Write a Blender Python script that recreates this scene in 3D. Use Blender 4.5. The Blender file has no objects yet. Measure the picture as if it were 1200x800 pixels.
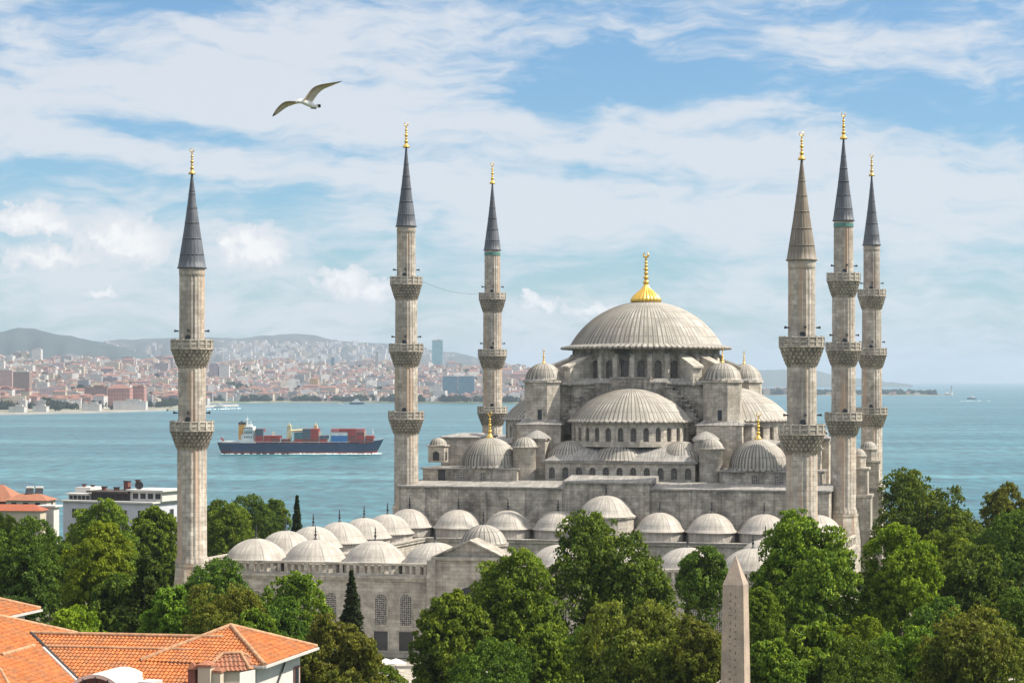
import bpy, math, random
import numpy as np
from mathutils import Vector, Matrix
R = math.radians
PI = math.pi
scene = bpy.context.scene
COL = scene.collection

# ------------------------------------------------------------------ camera
EYE = 36.0            # metres above the mosque's forecourt
FPX = 2500.0          # focal length in photo pixels (1200 wide)
HOR = 445.0           # photo row of the horizon
cam_d = bpy.data.cameras.new('camera')
cam = bpy.data.objects.new('camera', cam_d)
COL.objects.link(cam)
cam.location = (0, 0, EYE)
cam.rotation_euler = (R(90), 0, 0)
cam_d.sensor_width = 36.0
cam_d.lens = 36.0 * FPX / 1200.0
cam_d.shift_y = (HOR - 400.0) / 1200.0
cam_d.clip_start = 1.0
cam_d.clip_end = 120000.0
scene.camera = cam

# ------------------------------------------------------------------ exposure
vs = scene.view_settings
vs.view_transform = 'Standard'
vs.look = 'None'
vs.exposure = 0.44
vs.gamma = 1.0
vs.use_curve_mapping = False
scene.cycles.max_bounces = 6
scene.cycles.diffuse_bounces = 3
scene.cycles.glossy_bounces = 2
scene.cycles.transmission_bounces = 3
scene.cycles.transparent_max_bounces = 6
scene.cycles.volume_bounces = 1
scene.cycles.caustics_reflective = False
scene.cycles.caustics_refractive = False

# ------------------------------------------------------------------ sun
SUN_EL, SUN_AZ = R(47), R(-4)      # azimuth measured from +X towards +Y
sdir = Vector((math.cos(SUN_EL)*math.cos(SUN_AZ), math.cos(SUN_EL)*math.sin(SUN_AZ), math.sin(SUN_EL)))
sun_d = bpy.data.lights.new('sun', 'SUN')
sun_d.energy = 5.0
sun_d.angle = R(0.53)
sun_d.color = (1.0, 0.92, 0.79)
sun = bpy.data.objects.new('sun', sun_d)
COL.objects.link(sun)
sun.location = (200, 0, 300)
sun.rotation_euler = sdir.to_track_quat('Z', 'Y').to_euler()

# ------------------------------------------------------------------ sky with clouds
world = bpy.data.worlds.new('World')
scene.world = world
world.use_nodes = True
wt = world.node_tree
wt.nodes.clear()

def nd(nt, kind, props=None, **ins):
    n = nt.nodes.new(kind)
    if props:
        for k, v in props.items():
            setattr(n, k, v)
    for k, v in ins.items():
        key = k
        if k.startswith('i') and k[1:].isdigit():
            key = int(k[1:])
        else:
            key = k.replace('_', ' ')
        s = n.inputs[key]
        if isinstance(v, bpy.types.NodeSocket):
            nt.links.new(v, s)
        else:
            s.default_value = v
    return n

def mth(nt, op, a, b=0.0, c=0.0, clamp=False):
    n = nt.nodes.new('ShaderNodeMath')
    n.operation = op
    n.use_clamp = clamp
    for i, v in enumerate((a, b, c)):
        if isinstance(v, bpy.types.NodeSocket):
            nt.links.new(v, n.inputs[i])
        else:
            n.inputs[i].default_value = v
    return n.outputs[0]

def mixc(nt, fac, a, b, blend='MIX'):
    n = nt.nodes.new('ShaderNodeMix')
    n.data_type = 'RGBA'
    n.blend_type = blend
    n.clamp_factor = True
    for s, v in ((n.inputs[0], fac), (n.inputs[6], a), (n.inputs[7], b)):
        if isinstance(v, bpy.types.NodeSocket):
            nt.links.new(v, s)
        else:
            s.default_value = v if not isinstance(v, tuple) or len(v) == 4 else (*v, 1)
    return n.outputs[2]

def ramp(nt, fac, stops, interp='LINEAR'):
    n = nt.nodes.new('ShaderNodeValToRGB')
    cr = n.color_ramp
    cr.interpolation = interp
    while len(cr.elements) < len(stops):
        cr.elements.new(0.5)
    for e, (p, c) in zip(cr.elements, stops):
        e.position = p
        e.color = c if isinstance(c, tuple) and len(c) == 4 else ((*c, 1) if isinstance(c, tuple) else (c, c, c, 1))
    nt.links.new(fac, n.inputs[0])
    return n.outputs[0]

def sstep(nt, x, lo, hi):
    n = nt.nodes.new('ShaderNodeMapRange')
    n.interpolation_type = 'SMOOTHSTEP'
    nt.links.new(x, n.inputs[0])
    n.inputs[1].default_value = lo
    n.inputs[2].default_value = hi
    return n.outputs[0]

def build_sky():
    nt = wt
    sky = nt.nodes.new('ShaderNodeTexSky')
    sky.sky_type = 'NISHITA'
    sky.sun_disc = False
    sky.sun_elevation = SUN_EL
    sky.sun_rotation = R(90) - SUN_AZ
    sky.altitude = 50
    sky.air_density = 1.0
    sky.dust_density = 0.6
    sky.ozone_density = 1.5
    tc = nt.nodes.new('ShaderNodeTexCoord')
    sep = nd(nt, 'ShaderNodeSeparateXYZ', None, i0=tc.outputs['Generated'])
    x, y, z = sep.outputs
    # azimuth (degrees right of +Y) and elevation (degrees) of the looking direction
    az = mth(nt, 'MULTIPLY', mth(nt, 'ARCTAN2', x, y), 180/PI)
    el = mth(nt, 'MULTIPLY', mth(nt, 'ARCSINE', z), 180/PI)
    P = nd(nt, 'ShaderNodeCombineXYZ', None, i0=az, i1=el).outputs[0]
    # gentle warp
    wn = nd(nt, 'ShaderNodeTexNoise', {'noise_dimensions': '3D'}, Vector=P, Scale=0.35, Detail=3.0)
    wv = nd(nt, 'ShaderNodeVectorMath', {'operation': 'MULTIPLY_ADD'}, i0=wn.outputs['Color'], i1=(2.6, 1.1, 0), i2=P).outputs[0]

    def streak(scale, rot, sx, sy, detail, rough, seed):
        m = nd(nt, 'ShaderNodeMapping', None, Vector=wv, Location=(seed, seed*1.7, seed), Rotation=(0, 0, R(rot)), Scale=(sx, sy, 1))
        return nd(nt, 'ShaderNodeTexNoise', {'noise_dimensions': '3D'}, Vector=m.outputs[0], Scale=scale, Detail=detail, Roughness=rough, Distortion=0.25).outputs[0]
    n1 = streak(0.42, 14, 0.55, 1.9, 9, 0.55, 3.1)
    n2 = streak(1.15, 9, 0.5, 1.8, 8, 0.58, 11.7)
    n3 = streak(0.22, 0, 0.6, 1.6, 4, 0.5, 7.3)
    n4 = streak(2.6, 11, 0.42, 1.9, 8, 0.6, 23.1)
    cov = mth(nt, 'ADD', mth(nt, 'MULTIPLY', n1, 0.60), mth(nt, 'MULTIPLY', n2, 0.40))
    cov = mth(nt, 'ADD', cov, mth(nt, 'MULTIPLY', mth(nt, 'SUBTRACT', n4, 0.5), 0.22))
    cov = mth(nt, 'ADD', cov, mth(nt, 'MULTIPLY', n3, 0.22))

    def blob(px, py, rx, ry, rot=0.0, src=None):
        a0 = math.degrees(math.atan((px-600)/FPX)); e0 = math.degrees(math.atan((HOR-py)/FPX))
        m = nd(nt, 'ShaderNodeMapping', {'vector_type': 'TEXTURE'}, Vector=src or wv2, Location=(a0, e0, 0), Rotation=(0, 0, R(rot)),
               Scale=(math.degrees(rx/FPX), math.degrees(ry/FPX), 1e6))
        l = nd(nt, 'ShaderNodeVectorMath', {'operation': 'LENGTH'}, i0=m.outputs[0]).outputs['Value']
        return mth(nt, 'EXPONENT', mth(nt, 'MULTIPLY', mth(nt, 'MULTIPLY', l, l), -1.0))
    # the warp has a mean offset of half its amplitude: take it out for the placed banks
    wv2 = nd(nt, 'ShaderNodeVectorMath', {'operation': 'SUBTRACT'}, i0=wv, i1=(1.3, 0.55, 0)).outputs[0]
    # veils (+) and blue gaps (-)
    for (px, py, rx, ry, rot, w) in [
            (240, 90, 300, 60, -6, .16), (480, 130, 190, 60, -28, .14), (120, 155, 230, 48, 0, .20), (620, 45, 280, 38, -4, .14),
            (700, 160, 330, 42, 0, .12), (980, 60, 280, 40, -4, .06), (1080, 200, 250, 80, 0, .16), (700, 255, 420, 60, 0, .15), (1000, 110, 160, 40, -8, .10),
            (300, 205, 330, 34, -6, .10), (60, 330, 260, 60, 0, .10), (780, 205, 160, 30, 0, .06),
            (190, 152, 150, 17, -4, -.30), (560, 185, 190, 22, -8, -.16), (745, 75, 170, 36, -4, -.34), (1110, 130, 170, 42, -6, -.30),
            (690, 110, 150, 22, 4, -.22), (850, 155, 120, 18, -4, -.14), (160, 12, 260, 16, 0, -.16), (130, 205, 240, 16, -3, -.24), (1050, 20, 160, 22, 0, -.16), (430, 92, 110, 26, -10, -.16),
            (760, 205, 150, 14, -4, -.18), (330, 238, 160, 18, 0, -.18), (880, 300, 340, 30, 0, -.10), (560, 30, 60, 20, 0, -.08)]:
        cov = mth(nt, 'ADD', cov, mth(nt, 'MULTIPLY', blob(px, py, rx, ry, rot), w))
    veil = sstep(nt, cov, 0.485, 0.765)
    # small heaped clouds low over the water
    cn = nd(nt, 'ShaderNodeTexNoise', {'noise_dimensions': '3D'}, Vector=P, Scale=2.3, Detail=8.0, Roughness=0.6)
    cP = nd(nt, 'ShaderNodeVectorMath', {'operation': 'MULTIPLY_ADD'}, i0=cn.outputs['Color'], i1=(1.5, 1.0, 0), i2=P).outputs[0]
    cP = nd(nt, 'ShaderNodeVectorMath', {'operation': 'SUBTRACT'}, i0=cP, i1=(0.75, 0.5, 0)).outputs[0]
    cum = None
    for (px, py, rx, ry) in [(148, 284, 62, 30), (165, 294, 40, 20), (298, 290, 44, 30), (318, 300, 26, 14), (270, 282, 16, 12), (35, 262, 46, 22), (60, 270, 30, 14), (402, 328, 38, 18), (432, 338, 50, 15), (700, 364, 40, 9), (628, 352, 20, 8),
                             (55, 305, 60, 14), (120, 344, 22, 6), (640, 356, 18, 7)]:
        b = blob(px, py, rx, ry, 0, cP)
        cum = b if cum is None else mth(nt, 'MAXIMUM', cum, b)
    cdet = mth(nt, 'ADD', cum, mth(nt, 'MULTIPLY', mth(nt, 'SUBTRACT', cn.outputs[0], 0.5), 0.9))
    cumd = sstep(nt, cdet, 0.32, 0.56)
    cumd = mth(nt, 'MULTIPLY', cumd, 0.9)
    cdeep = sstep(nt, cdet, 0.55, 1.05)
    lowh = sstep(nt, mth(nt, 'MULTIPLY', el, -1.0), -4.2, -1.0)      # thin bright air towards the horizon
    base = mixc(nt, 1.0, sky.outputs[0], (0.56, 0.83, 1.03), 'MULTIPLY')
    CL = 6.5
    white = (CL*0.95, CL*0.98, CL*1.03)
    c1 = mixc(nt, mth(nt, 'MULTIPLY', veil, 0.86), base, white)
    ccol = mixc(nt, cdeep, (CL*0.97, CL*0.99, CL*1.03), (CL*1.26, CL*1.24, CL*1.21))
    c2 = mixc(nt, cumd, c1, ccol)
    # bright cloud layer added overhead, out of view, to lift the fill light
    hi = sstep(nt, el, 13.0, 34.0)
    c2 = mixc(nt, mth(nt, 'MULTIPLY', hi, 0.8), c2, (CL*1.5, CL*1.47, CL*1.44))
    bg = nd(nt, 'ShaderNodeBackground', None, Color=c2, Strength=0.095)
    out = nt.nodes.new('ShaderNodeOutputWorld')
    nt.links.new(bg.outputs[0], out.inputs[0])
build_sky()

# ------------------------------------------------------------------ helpers
def W(px, py, d):
    """A point seen at photo pixel (px, py) standing d metres ahead."""
    return Vector(((px-600.0)/FPX*d, d, EYE-(py-HOR)/FPX*d))

class MB:
    """Collects shapes and links them as ONE mesh object."""
    def __init__(s):
        s.v = []; s.f = []; s.uv = []; s.mi = []; s.sm = []
    def face(s, pts, mat=0, uv=None, smooth=False):
        i = len(s.v)
        s.v += [tuple(p) for p in pts]
        s.f.append(tuple(range(i, i+len(pts))))
        if uv is None:
            uv = auto_uv(pts)
        s.uv.append(uv); s.mi.append(mat); s.sm.append(smooth)
    def grid(s, rows, mat=0, uv=None, smooth=True, close=False):
        """rows: lists of points; shared vertices."""
        i0 = len(s.v); nr = len(rows); nc = len(rows[0])
        for r in rows:
            s.v += [tuple(p) for p in r]
        for a in range(nr-1):
            for b in range(nc if close else nc-1):
                b2 = (b+1) % nc
                s.f.append((i0+a*nc+b, i0+a*nc+b2, i0+(a+1)*nc+b2, i0+(a+1)*nc+b))
                if uv is None:
                    s.uv.append(auto_uv([rows[a][b], rows[a][b2], rows[a+1][b2], rows[a+1][b]]))
                else:
                    s.uv.append([uv(a, b), uv(a, b+1), uv(a+1, b+1), uv(a+1, b)])
                s.mi.append(mat); s.sm.append(smooth)
    def box(s, c, size, rot=0.0, mat=0):
        cx, cy, cz = c; hx, hy, hz = size[0]/2, size[1]/2, size[2]/2
        ca, sa = math.cos(rot), math.sin(rot)
        def p(x, y, z): return (cx+x*ca-y*sa, cy+x*sa+y*ca, cz+z)
        q = [(-hx,-hy),(hx,-hy),(hx,hy),(-hx,hy)]
        s.prism([p(a,b,0)[:2] for a,b in q], cz-hz, cz+hz, mat)
    def prism(s, poly, z0, z1, mat=0, top=True, bottom=True, topmat=None, smooth=False):
        """poly: counter-clockwise (x, y)."""
        n = len(poly)
        for i in range(n):
            a, b = poly[i], poly[(i+1) % n]
            s.face([(a[0],a[1],z0),(b[0],b[1],z0),(b[0],b[1],z1),(a[0],a[1],z1)], mat, None, smooth)
        if top: s.face([(a[0],a[1],z1) for a in poly], mat if topmat is None else topmat)
        if bottom: s.face([(a[0],a[1],z0) for a in reversed(poly)], mat)
    def frustum(s, poly0, z0, poly1, z1, mat=0, top=True, bottom=False):
        n = len(poly0)
        g = lambda z, k: z[k] if isinstance(z, (list, tuple)) else z
        for i in range(n):
            j = (i+1) % n
            a, b, c, d = poly0[i], poly0[j], poly1[j], poly1[i]
            s.face([(a[0],a[1],g(z0,i)),(b[0],b[1],g(z0,j)),(c[0],c[1],g(z1,j)),(d[0],d[1],g(z1,i))], mat)
        if top: s.face([(a[0],a[1],g(z1,k)) for k, a in enumerate(poly1)], mat)
        if bottom: s.face([(poly0[k][0],poly0[k][1],g(z0,k)) for k in reversed(range(n))], mat)
    def lathe(s, c, prof, n, mod=None, a0=0.0, a1=2*PI, mat=0, smooth=True, ribs=0, vrow=1.0, urow=None):
        """prof: (r, z) from bottom to top. mod(k, r, z) -> extra radius."""
        full = abs(a1-a0-2*PI) < 1e-6
        cols = n if full else n+1
        rows = []; arc = [0.0]
        for i in range(1, len(prof)):
            arc.append(arc[-1]+math.hypot(prof[i][0]-prof[i-1][0], prof[i][1]-prof[i-1][1]))
        for (r, z) in prof:
            row = []
            for k in range(cols):
                a = a0+(a1-a0)*k/n
                rr = r+(mod(k, r, z) if mod else 0.0)
                row.append((c[0]+rr*math.cos(a), c[1]+rr*math.sin(a), c[2]+z))
            rows.append(row)
        rm = max(p[0] for p in prof)
        if ribs: uvf = lambda a, b: (b/n*ribs*(a1-a0)/(2*PI), arc[a]/vrow)
        else: uvf = lambda a, b: (b/n*(a1-a0)*rm, (prof[a][1]+c[2])*0.6+arc[a]*0.4 if False else arc[a])
        s.grid(rows, mat, uvf, smooth, close=full)
    def tube(s, p0, p1, r0, r1=None, n=8, mat=0, caps=True):
        r1 = r0 if r1 is None else r1
        p0 = Vector(p0); p1 = Vector(p1); d = (p1-p0).normalized()
        u = d.orthogonal().normalized(); w = d.cross(u)
        rows = []
        for p, r in ((p0, r0), (p1, r1)):
            rows.append([tuple(p+u*(r*math.cos(2*PI*k/n))+w*(r*math.sin(2*PI*k/n))) for k in range(n)])
        s.grid(rows, mat, None, True, close=True)
        if caps:
            s.face(list(reversed(rows[0])), mat); s.face(rows[1], mat)
    def path(s, pts, rad, n=8, mat=0):
        pts = [Vector(p) for p in pts]
        rows = []; u = None
        for i, p in enumerate(pts):
            d = (pts[min(i+1, len(pts)-1)]-pts[max(i-1, 0)]).normalized()
            if u is None: u = d.orthogonal().normalized()
            u = (u-d*u.dot(d)).normalized(); w = d.cross(u)
            r = rad[i] if isinstance(rad, (list, tuple)) else rad
            rows.append([tuple(p+u*(r*math.cos(2*PI*k/n))+w*(r*math.sin(2*PI*k/n))) for k in range(n)])
        s.grid(rows, mat, None, True, close=True)
        s.face(list(reversed(rows[0])), mat); s.face(rows[-1], mat)
    def build(s, name, mats, parent=None, loc=None):
        me = bpy.data.meshes.new(name)
        me.from_pydata(s.v, [], s.f)
        for m in (mats if isinstance(mats, (list, tuple)) else [mats]):
            me.materials.append(m)
        uvl = me.uv_layers.new(name='UVMap')
        flat = [c for fu in s.uv for p in fu for c in p]
        uvl.data.foreach_set('uv', flat)
        me.polygons.foreach_set('material_index', s.mi)
        me.polygons.foreach_set('use_smooth', s.sm)
        me.update()
        o = bpy.data.objects.new(name, me)
        COL.objects.link(o)
        if parent is not None: o.parent = parent
        if loc is not None: o.location = loc
        return o

def auto_uv(pts):
    p = [Vector(q) for q in pts[:4]]
    n = (p[1]-p[0]).cross(p[2]-p[0])
    if n.length < 1e-9 and len(p) > 3: n = (p[2]-p[0]).cross(p[3]-p[0])
    if n.length < 1e-9: return [(q[0], q[1]) for q in pts]
    n.normalize()
    if abs(n.z) > 0.97: return [(q[0], q[1]) for q in pts]
    t = Vector((-n.y, n.x, 0)).normalized()
    w = n.cross(t)
    return [(q[0]*t.x+q[1]*t.y, q[0]*w.x+q[1]*w.y+q[2]*w.z) for q in pts]

def thing(name, label, cat, loc=(0, 0, 0), rz=0.0, group=None):
    o = bpy.data.objects.new(name, None)
    o.empty_display_size = 0.5
    COL.objects.link(o)
    o.location = loc; o.rotation_euler = (0, 0, rz)
    return tag(o, label, cat, group)

def tag(o, label=None, cat=None, group=None, kind=None):
    if label: o['label'] = label
    if cat: o['category'] = cat
    if group: o['group'] = group
    if kind: o['kind'] = kind
    return o

def copy_tree(src, loc, rz=0.0, scale=(1, 1, 1), label=None, group=None):
    r = src.copy(); COL.objects.link(r)
    r.location = loc; r.rotation_euler = (0, 0, rz); r.scale = scale
    if label: r['label'] = label
    if group: r['group'] = group
    for ch in list(src.children):
        c = ch.copy(); COL.objects.link(c); c.parent = r
        for g in list(ch.children):
            e = g.copy(); COL.objects.link(e); e.parent = c
    return r

def cap(a, h, n=16, z0=0.0, skirt=0.5):
    """Profile of a spherical-cap dome, base radius a, height h, with a flared lead skirt."""
    Rr = (a*a+h*h)/(2*h); tm = math.asin(min(1.0, a/Rr))
    if h > a: tm = PI-tm
    p = []
    if skirt: p += [(a+skirt, z0-0.18*skirt), (a+skirt*0.45, z0+0.10*skirt)]
    for i in range(n+1):
        t = tm*(1-i/n)
        p.append((max(Rr*math.sin(t), 0.02), z0+h-Rr*(1-math.cos(t))))
    return p

def rib_mod(per, hgt, rmax):
    """Raised lead rolls: one sample in `per` stands proud."""
    def f(k, r, z):
        return hgt*min(1.0, 0.25+r/rmax) if k % per == 0 else 0.0
    return f

def dome(mb, c, a, h, ribs, rib_h=0.12, n=16, skirt=0.5, a0=0.0, a1=2*PI, mat=0, per=4):
    seg = int(round(ribs*per*(a1-a0)/(2*PI)))
    mb.lathe(c, cap(a, h, n, 0.0, skirt), seg, rib_mod(per, rib_h, a), a0, a1, mat, True, ribs=ribs, vrow=2.1)

def ball_prof(parts, z=0.0):
    """parts: list of (radius, height, kind) stacked from z."""
    p = []
    for (r, h) in parts:
        for i in range(7):
            t = PI*i/6
            p.append((max(0.03, r*math.sin(t))+0.03, z+h*(1-math.cos(t))/2))
        z += h
    return p, z

def finial(name, c, s, mat, parent, bulb=False, crescent=True):
    """Gilded finial: optional ribbed bulb, a stack of knobs and a crescent, s metres tall."""
    mb = MB(); z = 0.0
    if bulb:
        pr = [(0.27, 0.0), (0.285, 0.02), (0.27, 0.07), (0.225, 0.13), (0.15, 0.20), (0.085, 0.26), (0.05, 0.31), (0.035, 0.36)]
        mb.lathe(c, [(r*s, q*s) for r, q in pr], 96, lambda k, r, zz: (0.07*r if k % 4 < 2 else -0.03*r))
        z = 0.33*s
        st = [(0.055, .10), (0.05, .085), (0.036, .085), (0.045, .07), (0.028, .07), (0.03, .05), (0.018, .08)]
    else:
        mb.lathe(c, [(.13*s, 0), (.14*s, .03*s), (.10*s, .09*s), (.05*s, .14*s), (.03*s, .18*s)], 20)
        z = 0.16*s
        st = [(0.085, .15), (0.05, .10), (0.075, .13), (0.04, .09), (0.055, .10), (0.025, .12)]
    pr, zt = ball_prof([(r*s, h*s) for r, h in st], z)
    mb.lathe(c, [(r*(1.0 if bulb else .82), zz) for r, zz in pr], 14)
    if crescent:
        rr = 0.045*s if bulb else 0.075*s
        pts = []; rad = []
        for i in range(17):
            a = R(-90)+R(25)+R(310)*i/16+R(0)
            a = R(90)+R(28)+R(304)*i/16
            pts.append((c[0]+rr*math.cos(a), c[1], c[2]+zt+rr*0.9+rr*math.sin(a)))
            rad.append(0.008*s+0.014*s*math.sin(PI*i/16))
        mb.path(pts, rad, 8)
    return mb.build(name, mat, parent)

# ---- wall bays with arched openings
def arch_pts(ow, z0, zs, rise, n=5):
    """Opening contour (s, z) from bottom-left over the arch to bottom-right; pointed arch of given rise above the springing zs."""
    h = ow/2
    left = []
    for i in range(n+1):
        t = i/n
        x = -h+h*(1-math.cos(t*PI/2))
        z = zs+rise*math.sin(t*PI/2)**0.9
        left.append((x, z))
    pts = [(-h, z0)]+left+[(-x, z) for x, z in reversed(left[:-1])]+[(h, z0)]
    return pts

def arch_bay(mb, o, u, w, z0, z1, ow, oz0, zs, rise, depth, mat=0, n=5):
    """One flat bay of wall with an opening cut right through its face. o: middle of the bay (x, y); u: unit (x, y) to the right
    seen from outside. Returns the outline of the pane that fills it."""
    nx, ny = u[1], -u[0]              # outward
    def P(s, z, dd=0.0): return (o[0]+u[0]*s-nx*dd, o[1]+u[1]*s-ny*dd, z)
    C = arch_pts(ow, oz0, zs, rise, n); h = ow/2
    mb.face([P(-w/2, z0), P(-h, z0), P(-h, z1), P(-w/2, z1)], mat)
    mb.face([P(h, z0), P(w/2, z0), P(w/2, z1), P(h, z1)], mat)
    if oz0 > z0+1e-4: mb.face([P(-h, z0), P(h, z0), P(h, oz0), P(-h, oz0)], mat)
    for a, b in zip(C[1:-2], C[2:-1]):
        mb.face([P(a[0], a[1]), P(b[0], b[1]), P(b[0], z1), P(a[0], z1)], mat)
    loop = C+[C[0]]
    for a, b in zip(loop[:-1], loop[1:]):
        mb.face([P(a[0], a[1]), P(a[0], a[1], depth), P(b[0], b[1], depth), P(b[0], b[1])], mat)
    return [P(s, z, depth*0.8) for s, z in reversed(C)]

def ring_bays(mb, c, Rr, n, a0, a1, z0, z1, ow, oz0, zs, rise, depth, mat=0):
    """A faceted drum of n bays between angles; returns the panes."""
    panes = []
    for k in range(n):
        am = a0+(a1-a0)*(k+0.5)/n; da = (a1-a0)/n
        ap = Rr*math.cos(da/2); w = 2*Rr*math.sin(da/2)
        o = (c[0]+ap*math.cos(am), c[1]+ap*math.sin(am)); u = (-math.sin(am), math.cos(am))
        panes.append(arch_bay(mb, o, u, w, z0, z1, ow, oz0, zs, rise, depth, mat))
    return panes

def add_panes(panes, parent, mat, name='window'):
    for p in panes:
        m = MB(); m.face(p, 0); m.build(name, mat, parent)

# ------------------------------------------------------------------ materials
def newmat(name):
    m = bpy.data.materials.new(name); m.use_nodes = True
    nt = m.node_tree; b = nt.nodes['Principled BSDF']
    return m, nt, b

def plain(name, col, rough=0.6, metal=0.0, var=0.15, scale=1.5, spec=0.3):
    m, nt, b = newmat(name)
    tc = nt.nodes.new('ShaderNodeTexCoord')
    n = nd(nt, 'ShaderNodeTexNoise', None, Vector=tc.outputs['Object'], Scale=scale, Detail=4.0)
    f = ramp(nt, n.outputs[0], [(0.3, 1-var), (0.7, 1+var*0.6)])
    nt.links.new(mixc(nt, 1.0, (*col, 1), f, 'MULTIPLY'), b.inputs['Base Color'])
    b.inputs['Roughness'].default_value = rough
    b.inputs['Metallic'].default_value = metal
    b.inputs['Specular IOR Level'].default_value = spec
    return m

def stone(name, c1, c2, mortar, stain=(0.10, 0.095, 0.09), amount=0.6, bw=1.15, rh=0.5, warm=None, bump=0.35, streak=0.5, sc=0.16):
    m, nt, b = newmat(name)
    tc = nt.nodes.new('ShaderNodeTexCoord')
    uv = tc.outputs['UV']; oi = nt.nodes.new('ShaderNodeObjectInfo')
    ofs = nd(nt, 'ShaderNodeCombineXYZ', None, i0=mth(nt, 'MULTIPLY', oi.outputs['Random'], 173.0), i1=mth(nt, 'MULTIPLY', oi.outputs['Random'], 61.0)).outputs[0]
    ob = nd(nt, 'ShaderNodeVectorMath', {'operation': 'ADD'}, i0=tc.outputs['Object'], i1=ofs).outputs[0]
    br = nd(nt, 'ShaderNodeTexBrick', {'offset': 0.5, 'squash': 1.0}, Vector=uv, Color1=(*c1, 1), Color2=(*c2, 1), Mortar=(*mortar, 1), Scale=1.0, Mortar_Size=0.018,
            Mortar_Smooth=0.2, Bias=0.0, Brick_Width=bw, Row_Height=rh)
    col = br.outputs[0]
    n0 = nd(nt, 'ShaderNodeTexNoise', None, Vector=ob, Scale=0.9, Detail=6.0, Roughness=0.65)
    col = mixc(nt, 1.0, col, ramp(nt, n0.outputs[0], [(0.28, 0.62), (0.72, 1.25)]), 'MULTIPLY')
    # weather stains: broad patches and runs down the face
    n1 = nd(nt, 'ShaderNodeTexNoise', None, Vector=ob, Scale=sc, Detail=7.0, Roughness=0.62)
    n9 = nd(nt, 'ShaderNodeTexNoise', None, Vector=ob, Scale=0.55, Detail=8.0, Roughness=0.72)
    col = mixc(nt, 1.0, col, ramp(nt, n9.outputs[0], [(0.30, 0.68), (0.50, 1.0), (0.70, 1.22)]), 'MULTIPLY')
    mp = nd(nt, 'ShaderNodeMapping', None, Vector=ob, Scale=(1.7, 1.7, 0.09))
    n2 = nd(nt, 'ShaderNodeTexNoise', None, Vector=mp.outputs[0], Scale=1.0, Detail=5.0, Roughness=0.6)
    f1 = ramp(nt, n1.outputs[0], [(0.45, 0.0), (0.68, 1.0)])
    f2 = ramp(nt, n2.outputs[0], [(0.50, 0.0), (0.70, 1.0)])
    col = mixc(nt, mth(nt, 'MULTIPLY', f1, amount), col, (*stain, 1))
    col = mixc(nt, mth(nt, 'MULTIPLY', f2, min(1.0, amount*streak*1.4)), col, (*stain, 1))
    if warm:
        n3 = nd(nt, 'ShaderNodeTexNoise', None, Vector=mp.outputs[0], Scale=0.55, Detail=3.0)
        col = mixc(nt, ramp(nt, n3.outputs[0], [(0.52, 0.0), (0.66, 0.7)]), col, (*warm, 1))
    nt.links.new(col, b.inputs['Base Color'])
    b.inputs['Roughness'].default_value = 0.85
    b.inputs['Specular IOR Level'].default_value = 0.2
    h = mth(nt, 'ADD', mth(nt, 'MULTIPLY', br.outputs['Fac'], -0.8), mth(nt, 'MULTIPLY', n0.outputs[0], 0.7))
    bp = nd(nt, 'ShaderNodeBump', None, Strength=bump, Distance=0.12, Height=h)
    nt.links.new(bp.outputs[0], b.inputs['Normal'])
    return m

def lead(name, c1, c2, seam, rust=None, rust_amt=0.4, width=1.0, row=1.0, rough=0.6, spec=0.25, sc=0.5, ms=0.06, ribline=0.0):
    m, nt, b = newmat(name)
    tc = nt.nodes.new('ShaderNodeTexCoord')
    uv = tc.outputs['UV']; ob = tc.outputs['Object']
    br = nd(nt, 'ShaderNodeTexBrick', {'offset': 0.37, 'squash': 1.0}, Vector=uv, Color1=(*c1, 1), Color2=(*c2, 1), Mortar=(*seam, 1), Scale=1.0, Mortar_Size=ms,
            Mortar_Smooth=0.6, Bias=0.0, Brick_Width=width, Row_Height=row)
    n0 = nd(nt, 'ShaderNodeTexNoise', None, Vector=ob, Scale=sc, Detail=6.0, Roughness=0.6)
    col = mixc(nt, 1.0, br.outputs[0], ramp(nt, n0.outputs[0], [(0.28, 0.68), (0.72, 1.22)]), 'MULTIPLY')
    if ribline:
        ux = nd(nt, 'ShaderNodeSeparateXYZ', None, i0=uv).outputs[0]
        t = mth(nt, 'ABSOLUTE', mth(nt, 'SUBTRACT', mth(nt, 'FRACT', mth(nt, 'ADD', ux, 0.30)), 0.5))
        col = mixc(nt, mth(nt, 'MULTIPLY', mth(nt, 'SUBTRACT', 1.0, sstep(nt, t, 0.11, 0.27)), ribline), col, (*seam, 1))
    mp = nd(nt, 'ShaderNodeMapping', None, Vector=uv, Scale=(2.2, 0.12, 1.0))
    n2 = nd(nt, 'ShaderNodeTexNoise', None, Vector=mp.outputs[0], Scale=2.0, Detail=4.0)
    col = mixc(nt, ramp(nt, n2.outputs[0], [(0.45, 0.0), (0.68, 0.75)]), col, (*[v*0.42 for v in c1], 1))
    if rust:
        n3 = nd(nt, 'ShaderNodeTexNoise', None, Vector=mp.outputs[0], Scale=1.1, Detail=5.0)
        col = mixc(nt, ramp(nt, n3.outputs[0], [(0.5, 0.0), (0.7, rust_amt)]), col, (*rust, 1))
    nt.links.new(col, b.inputs['Base Color'])
    b.inputs['Roughness'].default_value = rough
    b.inputs['Specular IOR Level'].default_value = spec
    bp = nd(nt, 'ShaderNodeBump', None, Strength=0.25, Distance=0.1, Height=n0.outputs[0])
    nt.links.new(bp.outputs[0], b.inputs['Normal'])
    return m

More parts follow.
